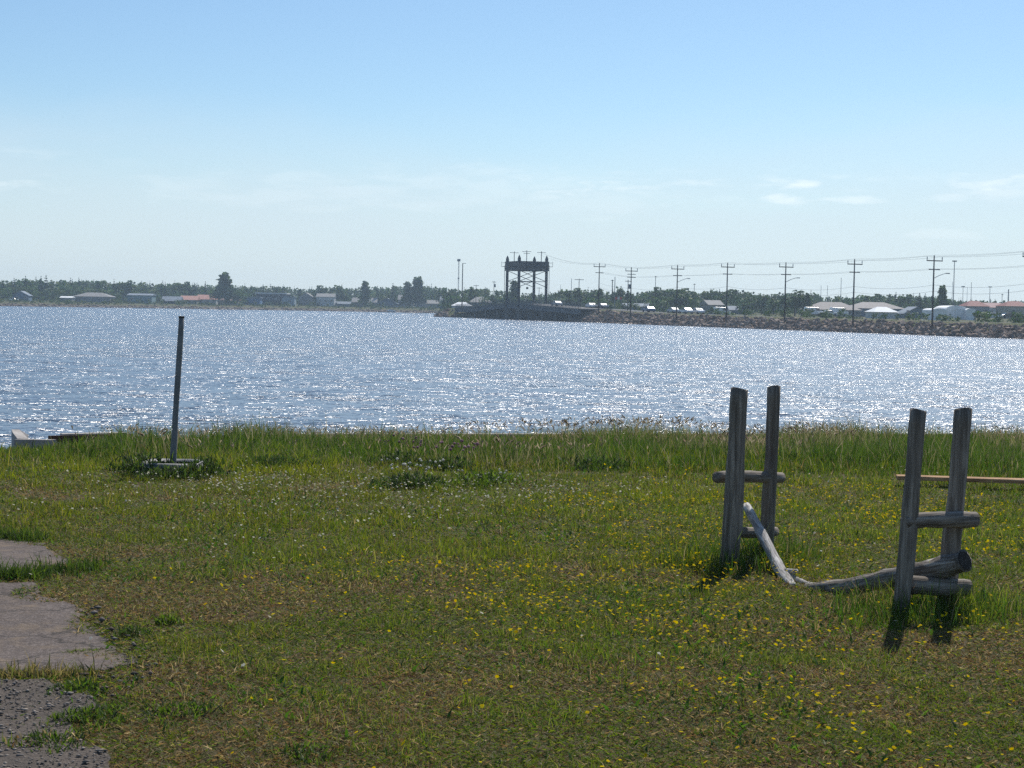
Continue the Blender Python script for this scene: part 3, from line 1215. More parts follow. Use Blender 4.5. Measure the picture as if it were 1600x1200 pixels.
x, y = scatter(yellow_density, 1.0, 4.9, 16.5, seed=82, dmax=600)
n = len(x)
V1, F1, C1 = flowers(x, y, rr.uniform(.012, .023, n), rr.uniform(.045, .10, n), [(.66, .50, .006), (.72, .58, .010), (.60, .42, .005)], (.52, .34, .004), 83)
M['petals'] = leafy('petals', .3, rough=.95, spec=.03)
o = obj('yellow_flowers', np_mesh('yellow_flowers', V1, F1, C1), M['petals'])
tag(o, 'drifts of small yellow flowers scattered over the lawn', 'flowers', kind='stuff')

WHITE = [drift(400, 765, 130, 20, 26), drift(640, 775, 160, 22, 22), drift(830, 780, 100, 14, 16), drift(560, 800, 260, 30, 10),
         drift(420, 850, 160, 30, 6), drift(120, 770, 120, 30, 8), drift(950, 770, 160, 12, 10)]


def white_density(x, y):
    d = np.zeros(len(x))
    for cx, cy_, rx, ry, am in WHITE:
        d += am * np.exp(-((x - cx) / rx) ** 2 - ((y - cy_) / ry) ** 2)
    return (d * (.3 + 1.5 * vnoise(x, y, 1.5, 91, 2)) + .35) * 4.0 * off_paving(x, y)


x, y = scatter(white_density, 1.0, 6.5, 17.5, seed=92, dmax=600)
n = len(x)
V1, F1, C1 = flowers(x, y, rr.uniform(.014, .024, n), rr.uniform(.05, .11, n), [(.62, .60, .50), (.55, .52, .46)], (.5, .48, .38), 93, 5)
o = obj('white_clover', np_mesh('white_clover', V1, F1, C1), M['petals'])
tag(o, 'white clover heads dotting the lawn toward the rough', 'clover', kind='stuff')


# ------------------------------------------------------------------ single weeds that stand out from the lawn
def weed(loc, n_leaf, rad, hgt, leaf, palette, label, seed, name='weed_clump', flower=None, group=None, straw=0.0):
    rr = np.random.default_rng(seed)
    loc = Vector(loc)
    root = empty(name, loc)
    tag(root, label, 'weed', group)
    n_leaf = int(n_leaf * 1.5)
    th = rr.uniform(0, 2 * np.pi, n_leaf)
    r = rad * np.sqrt(rr.random(n_leaf))
    x, y = r * np.cos(th), r * np.sin(th)
    lob = 1 + .35 * np.sin(th * 3 + seed) + .2 * np.sin(th * 5 + 2 * seed)
    x, y = x * lob, y * lob
    z = hgt * .8 * rr.random(n_leaf) ** .9 * (1 - .75 * (r / rad) ** 2)
    col = tint(rr, n_leaf, palette, [1] * len(palette), .3)
    if straw:
        k = rr.random(n_leaf) < straw
        col[k] = tint(rr, int(k.sum()), STRAW, (1, 1, 1, 1))
    leaf = leaf * .8
    V_, F_, C_ = blades(x, y, leaf * rr.uniform(.6, 1.4, n_leaf), leaf * rr.uniform(.16, .34, n_leaf), np.clip(rr.normal(.7, .2, n_leaf), .15, .95), col, seed + 1, z0=z)
    tag(obj('leaves', np_mesh('leaves', V_, F_, C_), M['grass'], root), kind='stuff')
    k = max(6, n_leaf // 14)
    mb = MB()
    rd = random.Random(seed)
    for i in range(k):
        a = rd.uniform(0, 6.28)
        rr_ = rad * .8 * math.sqrt(rd.random())
        mb.tube([(rr_ * .5 * math.cos(a), rr_ * .5 * math.sin(a), -.03), (rr_ * math.cos(a), rr_ * math.sin(a), hgt * rd.uniform(.5, .9))], [.003, .0018], 4)
    tag(mb.build('stems', M['stem'], root), kind='stuff')
    if flower:
        cnt, cols, size, zf = flower
        th = rr.uniform(0, 2 * np.pi, cnt)
        r = rad * np.sqrt(rr.random(cnt))
        zz = zf * rr.uniform(.75, 1.1, cnt)
        oct_ = np.array([(0, 0, 1), (1, 0, .1), (0, 1, .1), (-1, 0, .1), (0, -1, .1), (0, 0, -.8)]) * size
        of = np.array([(0, 1, 2), (0, 2, 3), (0, 3, 4), (0, 4, 1), (5, 2, 1), (5, 3, 2), (5, 4, 3), (5, 1, 4)])
        V_ = (oct_[None] * rr.uniform(.6, 1.2, (cnt, 1, 1)) + np.stack([r * np.cos(th), r * np.sin(th), zz], -1)[:, None]).reshape(-1, 3)
        F_ = (of[None] + (np.arange(cnt) * 6)[:, None, None]).reshape(-1, 3)
        C_ = np.repeat(tint(rr, cnt, cols, [1] * len(cols)), 6, 0)
        tag(obj('blossoms', np_mesh('blossoms', V_, F_, C_), M['petals'], root), kind='stuff')
    return root


M['stem'] = plain('weed_stems', (.06, .075, .03), .8, .25, 20)
DK = [(.048, .078, .020), (.065, .098, .025), (.036, .060, .018)]
BR = [(.075, .120, .022), (.100, .145, .030), (.058, .095, .020)]
weed(ground_at(222, 14.6), 300, .26, .26, .085, DK, 'dark leafy weed crowding the pole ring on its seaward side', 201, name='weed_clump')
weed(ground_at(318, 14.55), 240, .24, .22, .085, DK, 'dark leafy weed hugging the ring on the side toward the racks', 202)
weed(ground_at(262, 14.28), 320, .30, .13, .075, DK, 'low dark weeds growing in front of the pole ring', 203)
weed(ground_at(640, 14.0), 420, .34, .15, .07, DK, 'broad dark weed clump with white blossoms in the middle lawn', 204, flower=(26, [(.6, .58, .52)], .014, .22))
weed(ground_at(700, 15.6), 300, .34, .16, .075, DK, 'thistle clump with dull purple heads in the rough', 205, name='thistle_clump', flower=(22, [(.30, .17, .22), (.36, .25, .26)], .020, .26))
weed(ground_at(628, 16.2), 200, .30, .15, .075, DK, 'smaller thistle clump with faded pinkish heads deep in the rough', 206, name='thistle_clump', flower=(14, [(.30, .2, .2)], .018, .27))
weed(ground_at(928, 16.0), 300, .42, .15, .08, DK, 'dark broad-leaved weed clump in the rough short of the farther rack', 207)
weed(ground_at(425, 15.6), 260, .36, .14, .075, DK, 'dark weed clump in the rough between pole and thistles', 208)
weed(ground_at(760, 14.3), 260, .34, .15, .075, BR, 'fresh green weed patch beside the white-blossomed clump', 209, flower=(14, [(.6, .58, .5)], .012, .14))
weed(on(122, 1082), 220, .12, .045, .034, BR, 'bright green tuft on the edge of the gravel', 210)
weed(on(140, 1128), 300, .15, .05, .036, BR, 'larger bright green weed at the rim of the gravel', 211)
weed(on(82, 1166), 260, .15, .05, .036, BR, 'dark weed growing through the gravel with dry straw in it', 212, straw=.22)
weed(on(485, 1188), 200, .13, .055, .038, BR, 'dark leafy weed at the bottom edge of the lawn', 213)
weed(on(280, 1120), 220, .20, .045, .034, BR, 'green weed patch in the brown lawn near the gravel', 214)
weed(on(262, 975), 70, .06, .05, .04, BR, 'tiny green weed standing alone beside the asphalt', 215)
weed(on(205, 993), 90, .08, .05, .035, DK, 'small dark weed rooted at the worn asphalt edge', 216)
# strip of grass between the asphalt slabs


def strip(pix0, pix1, n, hgt, palette, seed, width):
    rr = np.random.default_rng(seed)
    a, b = on(*pix0), on(*pix1)
    t = rr.random(n)
    x = a.x + (b.x - a.x) * t + rr.normal(0, width, n)
    y = a.y + (b.y - a.y) * t + rr.normal(0, width, n)
    col = tint(rr, n, palette, [1] * len(palette), .3)
    return blades(x, y, rr.gamma(6, 1 / 6, n) * hgt, .006 * rr.uniform(.6, 1.6, n), np.clip(rr.normal(.5, .25, n), .05, .95), col, seed + 1)


V1, F1, C1 = join([strip((-260, 912), (60, 908), 2600, .075, BR + DK, 301, .045), strip((40, 905), (150, 890), 900, .07, BR + DK, 302, .06),
                   strip((-300, 1060), (150, 1056), 2200, .05, [(.24, .19, .09), (.17, .14, .06), (.12, .13, .04)], 303, .04),
                   strip((-10, 838), (60, 845), 900, .07, BR + DK, 304, .06)])
o = obj('verge_grass', np_mesh('verge_grass', V1, F1, C1), M['grass'])
tag(o, 'strips of longer grass in the gaps between the asphalt slabs', 'grass', kind='stuff')

# ================================================================== across the water
K = math.tan(ROLL)
U = Vector((-.3585, .9335, 0))        # along the causeway, away from the camera
W_ = Vector((.9335, .3585, 0))        # across it, away from the camera
RZ = math.atan2(U.y, U.x)


def toe(Y):
    return Vector((180.7 - .384 * Y, Y, 0))


def toe_y(x):
    """distance of the causeway's foot in photograph column x"""
    return 180.7 / ((x - 800) / FPX + .384)


# ------------------------------------------------------------------ far land
SHORE = [(-700, 468), (-300, 473.5), (0, 478.3), (260, 482.0), (400, 484.2), (540, 486.6), (650, 488.8), (690, 489.6)]
m = Mat('far_land')
c = m.coords('Object')
f = m.noise(c, .05, 5, .65)
g = m.noise(c, .6, 4, .6)
z_ = m.new('ShaderNodeSeparateXYZ')
m.l.new(c, z_.inputs[0])
veg = m.mix(m.ramp(g, ((.35, (0, 0, 0)), (.65, (1, 1, 1)))), m.ramp(f, ((.4, (.075, .085, .035)), (.6, (.055, .075, .028)))), (.12, .11, .06))
rock = m.ramp(g, ((.35, (.09, .075, .065)), (.65, (.22, .19, .17))))
hgt = m.math('ADD', z_.outputs[2], m.math('MULTIPLY', m.math('SUBTRACT', g, .5), 1.6))
mr = m.new('ShaderNodeMapRange')
m.l.new(hgt, mr.inputs['Value'])
mr.inputs['From Min'].default_value, mr.inputs['From Max'].default_value = -1.3, -.7
m.principled(m.mix(mr.outputs[0], rock, veg), .95, spec=.1)
M['land'] = m.m


def shore_point(x):
    if x <= 690:
        xs, ys = zip(*SHORE)
        y = float(np.interp(x, xs, ys))
        q = on(x, y, WZ)
        return q
    Yc = toe_y(x)
    back = 34 if x < 905 else 17
    q = at(x, 480, Yc + back / .93)
    return Vector((q.x, q.y, WZ))


cols = list(range(-700, 2500, 20))
rows = [0, 3, 7, 12, 25, 60, 120, 220, 1e9]
rz_ = [-.25, .55, 1.25, 1.75, 2.1, 2.35, 2.6, 3.0, 4.5]
V, F = [], []
for i, x in enumerate(cols):
    s = shore_point(x)
    for r, dz in zip(rows, rz_):
        yy = min(s.y + r, 1425)
        q = s * (yy / s.y)
        jj = .25 * math.sin(i * 1.7 + r) if 0 < r < 100 else 0
        V.append((q.x, q.y, WZ + dz + jj * .4))
for i in range(len(cols) - 1):
    for j in range(len(rows) - 1):
        a = i * len(rows) + j
        F.append((a, a + len(rows), a + len(rows) + 1, a + 1))
o = MB().add(V, F).build('far_land', M['land'], smooth=True)
tag(o, 'low far shore with a dark rocky edge', 'land', kind='structure')


def land_z(x, Y):
    s = shore_point(x)
    return WZ + float(np.interp(Y - s.y, rows[:-1] + [1400 - s.y], rz_))


# ------------------------------------------------------------------ causeway with its armour stones
def road_z(Y):
    return float(np.interp(Y, [180, 280, 350, 400, 428, 440], [.35, .45, .55, .85, 1.55, 1.75]))


m = Mat('causeway_verge')
c = m.coords('Object')
f = m.noise(c, .35, 5, .65)
m.principled(m.ramp(f, ((.38, (.13, .11, .06)), (.5, (.075, .085, .03)), (.65, (.05, .07, .025)))), .95, spec=.1)
M['verge'] = m.m
M['road'] = plain('causeway_road', (.07, .07, .072), .85, .15, .5)
prof = [(-.6, lambda Y: WZ - .6), (3.6, lambda Y: road_z(Y) - .75), (4.4, lambda Y: road_z(Y) - .35), (6.4, lambda Y: road_z(Y) + .04),
        (7.0, lambda Y: road_z(Y)), (15.0, lambda Y: road_z(Y)), (17.0, lambda Y: road_z(Y) - .2), (20, lambda Y: WZ + .2)]
YS = list(np.linspace(190, 431, 60))
V, F = [], []
for Y in YS:
    b = toe(Y)
    for v_, fz in prof:
        q = b + W_ * v_
        V.append((q.x, q.y, fz(Y)))
n = len(prof)
for i in range(len(YS) - 1):
    for j in range(n - 1):
        F.append((i * n + j, i * n + j + 1, (i + 1) * n + j + 1, (i + 1) * n + j))
cw = MB().add(V, F).build('causeway', M['verge'])
tag(cw, 'stone-armoured causeway with grassy verge leading to the bridge', 'causeway', kind='structure')
V, F = [], []
for Y in YS:
    b = toe(Y)
    for v_ in (7.4, 14.6):
        q = b + W_ * v_
        V.append((q.x, q.y, road_z(Y) + .012))
for i in range(len(YS) - 1):
    F.append((2 * i, 2 * i + 1, 2 * i + 3, 2 * i + 2))
MB().add(V, F).build('road_surface', M['road'], cw)


def rock_mesh(seed):
    rd = random.Random(seed)
    bm = bmesh.new()
    for _ in range(16):
        d = Vector((rd.gauss(0, 1), rd.gauss(0, 1), rd.gauss(0, 1))).normalized()
        d = Vector((d.x * .62, d.y * .5, d.z * .42)) * rd.uniform(.85, 1.1)
        bm.verts.new(d)
    r = bmesh.ops.convex_hull(bm, input=bm.verts[:])
    junk = [g for g in r['geom_interior'] if isinstance(g, bmesh.types.BMVert)]
    bmesh.ops.delete(bm, geom=junk, context='VERTS')
    bmesh.ops.recalc_face_normals(bm, faces=bm.faces)
    me = bpy.data.meshes.new('stone')
    bm.to_mesh(me)
    bm.free()
    return me


m = Mat('armour_stone')
oi = m.new('ShaderNodeObjectInfo')
geo = m.new('ShaderNodeNewGeometry')
isl = m.math('FRACT', m.math('ADD', oi.outputs['Random'], geo.outputs['Random Per Island']))
tone = m.ramp(isl, ((.0, (.20, .135, .10)), (.3, (.32, .24, .19)), (.6, (.26, .175, .13)), (.85, (.46, .37, .30)), (1.0, (.15, .115, .095))))
f = m.noise(m.coords('Object'), 3.0, 4, .6)
m.principled(m.mix(m.math('MULTIPLY', f, .55), tone, (.09, .075, .065)), .9, spec=.2)
M['stone'] = m.m
ROCKS = [rock_mesh(k) for k in range(8)]
for me in ROCKS:
    me.materials.append(M['stone'])
rd = random.Random(5)
spots = []
Y = 212.0
while Y < 431:
    for row in range(6):
        u = row / 5.0
        v_ = -.35 + 4.4 * u + rd.uniform(-.25, .25)
        yy = Y + rd.uniform(-.45, .45)
        zz = WZ - .15 + (road_z(yy) - .75 - WZ + .25) * min(1, max(0, (v_ + .4) / 4.3)) + rd.uniform(-.12, .16)
        q = toe(yy) + W_ * v_
        spots.append((q.x, q.y, zz, rd.uniform(.75, 1.45), yy))
    Y += .92
seen = [s for s in spots if s[4] > 252]
single = sorted(seen, key=lambda s: -s[3] / s[4])[:300]
rest = [s for s in spots if s not in set(single)]
for (x, y, z, k, _) in single:
    o = obj('stone', ROCKS[rd.randrange(8)], None, cw, (x, y, z), (rd.uniform(0, 6), rd.uniform(0, 6), rd.uniform(0, 6)), (k, k, k * .9))
mb = MB()
for (x, y, z, k, _) in rest:
    me = ROCKS[rd.randrange(8)]
    R = Matrix.Rotation(rd.uniform(0, 6), 3, 'X') @ Matrix.Rotation(rd.uniform(0, 6), 3, 'Z')
    mb.add([R @ (v_.co * k) + Vector((x, y, z)) for v_ in me.vertices], [tuple(p_.vertices) for p_ in me.polygons])
o = mb.build('riprap', M['stone'], cw)
tag(o, kind='stuff')

# boulders of the far abutment
ab = []
ap = [(682, 494.8), (700, 483.5), (716, 479.5), (740, 480.5), (768, 483), (768, 498)]
s0 = at(682, 495, 531)
pts = []
for (px, py, Yd) in ((679, 495, 529), (690, 488, 531), (704, 481.5, 532), (722, 479.8, 534), (748, 480.5, 536), (780, 484, 540)):
    pts.append(at(px, py, Yd))
V = [tuple(q) for q in pts] + [tuple(at(px, 497.5, Yd - 6)) for px, Yd in ((679, 529), (692, 524), (708, 518), (726, 512), (750, 506), (782, 500))]
V += [tuple(Vector(q) + Vector((8, 60, -.6))) for q in pts]
n = 6
F = [(i, i + 1, n + i + 1, n + i) for i in range(5)] + [(i + 1, i, 2 * n + i, 2 * n + i + 1) for i in range(5)]
abut = MB().add(V, F).build('far_abutment', M['verge'])
tag(abut, 'stony mound where the bridge meets the far shore', 'embankment', kind='structure')
for k in range(90):
    i = rd.randrange(5)
    fx, fy = rd.random(), rd.random() ** 1.0
    a = Vector(V[i]).lerp(Vector(V[i + 1]), fx)
    b = Vector(V[n + i]).lerp(Vector(V[n + i + 1]), fx)
    q = a.lerp(b, fy)
    if q.z < WZ - .3 or q.x > -10:
        continue
    kk = rd.uniform(.9, 1.7)
    obj('stone', ROCKS[rd.randrange(8)], None, abut, q + Vector((0, -.2, .1)), (rd.uniform(0, 6), rd.uniform(0, 6), rd.uniform(0, 6)), (kk, kk, kk * .9))

# ------------------------------------------------------------------ lift bridge
M['steel'] = plain('dark_bridge_steel', (.026, .030, .038), .6, .2, .6, spec=.4)
M['girder'] = plain('bridge_girder_paint', (.055, .066, .082), .6, .18, .4, spec=.4)
M['fender'] = plain('shade_dark_fender_timber', (.030, .028, .028), .9, .3, .8)  # near-black tone carries the shadow below the deck
M['pier'] = plain('pier_concrete', (.12, .115, .11), .9, .2, .5)
B0 = toe(428.0)
br = empty('lift_bridge', (B0.x, B0.y, WZ), RZ)
tag(br, 'dark steel lift bridge with four columns and a crosswise top house', 'bridge')
SPAN = 88.0


def deck_z(s):
    return float(np.interp(s, [-6, 0, 20, 41, 52, 66, 80, 95, 112], [1.5, 1.6, 2.15, 2.75, 2.8, 2.2, 1.55, 1.15, 1.0])) - WZ


ST = [-4, 0, 10, 20, 30, 41, 52, 60, 66, 73, 80, 88, 98]
# deck slab in sections
for i in range(len(ST) - 1):
    a, b = ST[i], ST[i + 1]
    za, zb = deck_z(a), deck_z(b)
    e = .05
    MB().add([(a + e, .3, za - .35), (b - e, .3, zb - .35), (b - e, -9.3, zb - .35), (a + e, -9.3, za - .35),
              (a + e, .3, za), (b - e, .3, zb), (b - e, -9.3, zb), (a + e, -9.3, za)],
             ((3, 2, 1, 0), (4, 5, 6, 7), (0, 1, 5, 4), (1, 2, 6, 5), (2, 3, 7, 6), (3, 0, 4, 7))).build('deck_slab', M['pier'], br)
    for yy in (-.1, -8.9):
        MB().add([(a + e, yy - .2, za - 1.55), (b - e, yy - .2, zb - 1.55), (b - e, yy + .2, zb - 1.55), (a + e, yy + .2, za - 1.55),
                  (a + e, yy - .2, za - .352), (b - e, yy - .2, zb - .352), (b - e, yy + .2, zb - .352), (a + e, yy + .2, za - .352)],
                 ((3, 2, 1, 0), (4, 5, 6, 7), (0, 1, 5, 4), (1, 2, 6, 5), (2, 3, 7, 6), (3, 0, 4, 7))).build('girder', M['girder'], br)
for s in (4, 14, 24, 34, 60, 70, 80):
    MB().box((s, -4.5, (deck_z(s) - 1.6 - .6) / 2 - .3), (1.3, 8.6, deck_z(s) - 1.6 + .6)).build('pier', M['pier'], br)
for s in (41.5, 51.2):
    MB().box((s, -4.5, deck_z(s) / 2 - .9), (2.2, 9.6, deck_z(s) - .6)).build('tower_pier', M['pier'], br)
# timber fender walls on both faces, their dark colour standing in for under-deck shade
for s in np.arange(-2.5, 82, 1.15):
    if not (43 < s < 49.5):
        h_ = deck_z(s) - 1.75
        MB().box((s, -.85, h_ / 2 - .5), (1.0, .3, h_ + 1.0)).build('fender_pile', M['fender'], br)
for s0_, s1_ in ((-3, 43), (49.5, 82)):
    MB().box(((s0_ + s1_) / 2, -8.6, .6), (s1_ - s0_, .3, 2.6)).build('fender_wall', M['fender'], br)
    for zz in (.55, 1.6):
        MB().box(((s0_ + s1_) / 2, -.62, zz), (s1_ - s0_, .16, .28)).build('fender_wale', M['fender'], br)
# railings
for yy in (.15, -9.15):
    mb = MB()
    for i in range(len(ST) - 1):
        a, b = ST[i], ST[i + 1]
        for dz, th in ((1.05, .10), (.62, .07)):
            mb.bar((a, yy, deck_z(a) + dz), (b, yy, deck_z(b) + dz), th)
    mb.build('handrail', M['girder'], br)
    mb = MB()
    for s in np.arange(-4, 98, 1.0):
        mb.box((s, yy, deck_z(s) + .52), (.12, .12, 1.04))
    tag(mb.build('railing_posts', M['girder'], br), kind='stuff')
# towers
TZ = 17.0
SA, SB, YA, YC = 51.2, 41.5, .0, -8.6
for s in (SB, SA):
    for yy in (YA, YC):
        mb = MB()
        for dx, dy in ((-.24, -.24), (.24, -.24), (.24, .24), (-.24, .24)):
            mb.box((s + dx, yy + dy, TZ / 2 - .2), (.16, .16, TZ + .4))
        mb.box((s, yy, TZ / 2 - .2), (.42, .42, TZ + .4))
        col = mb.build('tower_column', M['steel'], br)
        cap = MB().tube([(s, yy, TZ - .05), (s, yy, TZ + .75), (s, yy, TZ + 1.15), (s, yy, TZ + 1.9)], [.50, .52, .40, .05], 8)
        cap.build('column_cap', M['steel'], br)
zb_, zt_ = 14.5, 16.9
for yy in (YA + .42, YC - .42):       # long sides of the top house
    mb = MB()
    for k in range(5):
        z1 = zb_ + (zt_ - zb_) * k / 4
        mb.bar((SB - .6, yy, z1), (SA + .6, yy, z1), .16, .34)
    for k in range(9):
        x1 = SB - .4 + (SA - SB + .8) * k / 8
        mb.bar((x1, yy, zb_), (x1, yy, zt_), .2)
    mb.build('top_truss', M['steel'], br)
for s in (SB - .42, SA + .42):
    mb = MB()
    for k in range(5):
        z1 = zb_ + (zt_ - zb_) * k / 4
        mb.bar((s, YA + .6, z1), (s, YC - .6, z1), .16, .36)
    for k in range(9):
        y1 = YA + .4 + (YC - YA - .8) * k / 8
        mb.bar((s, y1, zb_), (s, y1, zt_), .2)
    mb.build('top_truss', M['steel'], br)
MB().box(((SA + SB) / 2, -4.3, 15.75), (SA - SB - .2, 8.0, 1.9)).build('machinery_house', M['girder'], br)
mb = MB()
for yy in (YA + 1.0, YC - 1.0):
    mb.box(((SA + SB) / 2, yy, 15.6), (SA - SB + 2.6, .8, .1))
for s in (SB - 1.0, SA + 1.0):
    mb.box((s, -4.3, 15.6), (.8, 8.6 + 2.8 - 1.62, .1))
mb.build('walkway', M['steel'], br)
mb = MB()
for s in (SB - 1.35, SA + 1.35):
    for yy in (YA + 1.35, YC - 1.35):
        mb.box((s, yy, 16.3), (.07, .07, 1.5))
for yy in (YA + 1.35, YC - 1.35):
    mb.bar((SB - 1.35, yy, 16.7), (SA + 1.35, yy, 16.7), .06)
for s in (SB - 1.35, SA + 1.35):
    mb.bar((s, YA + 1.35, 16.7), (s, YC - 1.35, 16.7), .06)
mb.build('walkway_rail', M['steel'], br)
for s in (SB, SA):                    # cross bracing over the roadway
    zt2, zm2, zl2 = 14.4, 11.2, 9.6
    for a, b in (((s, YA, zt2), (s, YC, zm2)), ((s, YC, zt2), (s, YA, zm2)), ((s, YA, zm2), (s, YC, zm2)),
                 ((s, YA, zl2), (s, (YA + YC) / 2, zm2)), ((s, YC, zl2), (s, (YA + YC) / 2, zm2))):
        MB().bar(a, b, .16).build('cross_brace', M['steel'], br)
for s, yy in ((SA + .9, YA + .5), (SB - .9, YC - .5), (SA + .8, YC - .4)):
    MB().tube([(s, yy, 2.0), (s, yy, 16.0)], .07, 6).build('lift_cable', M['steel'], br)
MB().box((46, -4.4, 9.3), (.5, .5, .6)).build('traffic_signal', M['steel'], br)
# masts on the top house that carry the line over the channel
for px, ytop, s, yy, arms in ((800, 390.5, SA - .6, -1.9, 1), (819.5, 389.5, (SA + SB) / 2, -4.2, 2), (840.5, 393.5, SB + 1.0, -7.3, 1)):
    zt2 = 16.9 + 3.5 - .3 * (arms == 1)
    mst = MB().tube([(s, yy, 16.6), (s, yy, zt2)], .11, 6).build('line_mast', M['steel'], br)
    for k in range(arms):
        MB().bar((s, yy + 1.4 - .4 * k, zt2 - .35 - .55 * k), (s, yy - 1.4 + .4 * k, zt2 - .35 - .55 * k), .12).build('mast_arm', M['steel'], mst)

# ------------------------------------------------------------------ utility poles along the causeway
M['pole_wood'] = plain('creosoted_pole', (.060, .055, .052), .85, .2, .6)
M['insul'] = plain('porcelain_insulator', (.30, .30, .30), .4, .1, 1)
M['lamp_metal'] = plain('galvanised_arm', (.26, .27, .28), .5, .1, 1, metal=.3)
PX = [935, 985, 1057, 1135, 1226, 1333, 1457, 1607]
NTH = ['first utility pole on the causeway, next to the bridge railing', 'second utility pole from the bridge, with an extra crossarm',
       'third utility pole from the bridge, carrying a lamp arm', 'fourth utility pole from the bridge along the causeway',
       'fifth utility pole from the bridge, carrying a lamp arm', 'sixth utility pole from the bridge, before the long grey roof',
       'seventh utility pole from the bridge, beside the white domed shed', 'utility pole cut by the picture edge with one arm tip showing']
TOPY = [411, 417.5, 414, 410.5, 410, 405, 399, 392]
ARMV = Matrix.Rotation(0.0, 3, 'Z') @ W_


def utility_pole(loc, h, label, arms, lamp=False, thick=.17, third=False):
    root = empty('utility_pole', loc, RZ - math.pi / 2)       # local x runs across the causeway
    tag(root, label, 'utility pole', 'utility poles on the causeway')
    MB().tube([(0, 0, -.8), (0, 0, h * .5), (0, 0, h)], [thick, thick * .85, thick * .62], 8).build('pole', M['pole_wood'], root, True)
    if arms >= 1:
        ca = MB().box((0, -.16, h - .95), (3.3, .16, .18)).build('crossarm', M['pole_wood'], root)
        for sx in (-1.58, 1.58):
            MB().tube([(sx, -.16, h - .86), (sx, -.16, h - .5), (sx, -.16, h - .25)], [.05, .09, .05], 6).build('insulator', M['insul'], ca)
    if arms >= 2:
        ca = MB().box((0, -.16, h - 2.5), (2.3, .15, .16)).build('crossarm', M['pole_wood'], root)
    if third:
        MB().box((0, -.16, h - 1.75), (2.2, .15, .16)).build('crossarm', M['pole_wood'], root)
    if lamp:
        la = MB().tube([(.1, 0, h - 4.0), (1.2, 0, h - 3.5), (2.5, 0, h - 3.1), (2.75, 0, h - 3.08)], .055, 6).build('lamp_arm', M['lamp_metal'], root)
        MB().box((3.0, 0, h - 3.1), (.65, .28, .16)).build('lamp_head', M['lamp_metal'], la)
    return root


POLES = []
for i, px in enumerate(PX):
    Y = toe_y(px) + 3.9
    q = at(px, 490, Y)
    base = Vector((q.x, Y, road_z(Y) - .3))
    topz = at(px, TOPY[i], Y).z
    utility_pole(base, topz - base.z, NTH[i], 2, lamp=px in (1057, 1226, 1457), third=px == 985)
    POLES.append((base, topz))
# next poles, beyond the picture, that the wires run on to
far_b = POLES[-1][0] + (POLES[-1][0] - POLES[-2][0])
POLES.append((far_b, POLES[-1][1]))
utility_pole(far_b, POLES[-1][1] - far_b.z, 'utility pole standing just outside the picture edge', 2)
ax_x = Vector((math.cos(RZ - math.pi / 2), math.sin(RZ - math.pi / 2), 0))
M['wire'] = plain('line_wire', (.10, .10, .11), .5, .05, 1)
bridge_pt = br.matrix_basis @ Vector((SB + 1.0, -7.3, 19.6))
for off, dz, lab, th in ((-1.58, -.22, 'upper power line on the seaward ends of the top crossarms', .014), (0, .05, 'power line along the pole tops', .014),
                         (1.58, -.22, 'upper power line on the landward ends of the top crossarms', .014),
                         (-1.0, -2.38, 'middle power line on the seaward ends of the lower crossarms', .014), (1.0, -2.38, 'middle power line on the landward ends of the lower crossarms', .014),
                         (.12, -5.2, 'higher of two low-slung cables on the causeway poles', .018), (.12, -6.3, 'lowest cable slung along the causeway poles', .018)):
    pts = []
    chain = [(Vector((q.x, q.y, tz)) + ax_x * off + Vector((0, 0, dz))) for q, tz in POLES]
    if dz > -1:
        chain = [bridge_pt + Vector((off * .6, 0, dz))] + chain
    for a, b in zip(chain[:-1], chain[1:]):
        L = (b - a).length
        sag = .00035 * L * L if dz > -3 else .0009 * L * L
        for k in range(8):
            u = k / 8
            pts.append(a.lerp(b, u) - Vector((0, 0, 4 * sag * u * (1 - u))))
    pts.append(chain[-1])
    o0 = pts[0].copy()
    o = MB().tube([q - o0 for q in pts], th, 4).build('power_line', M['wire'], loc=o0)
    tag(o, lab, 'power line', 'wires strung on the causeway poles')

# ------------------------------------------------------------------ other poles and masts
M['mast'] = plain('grey_mast', (.20, .21, .22), .6, .1, .5)


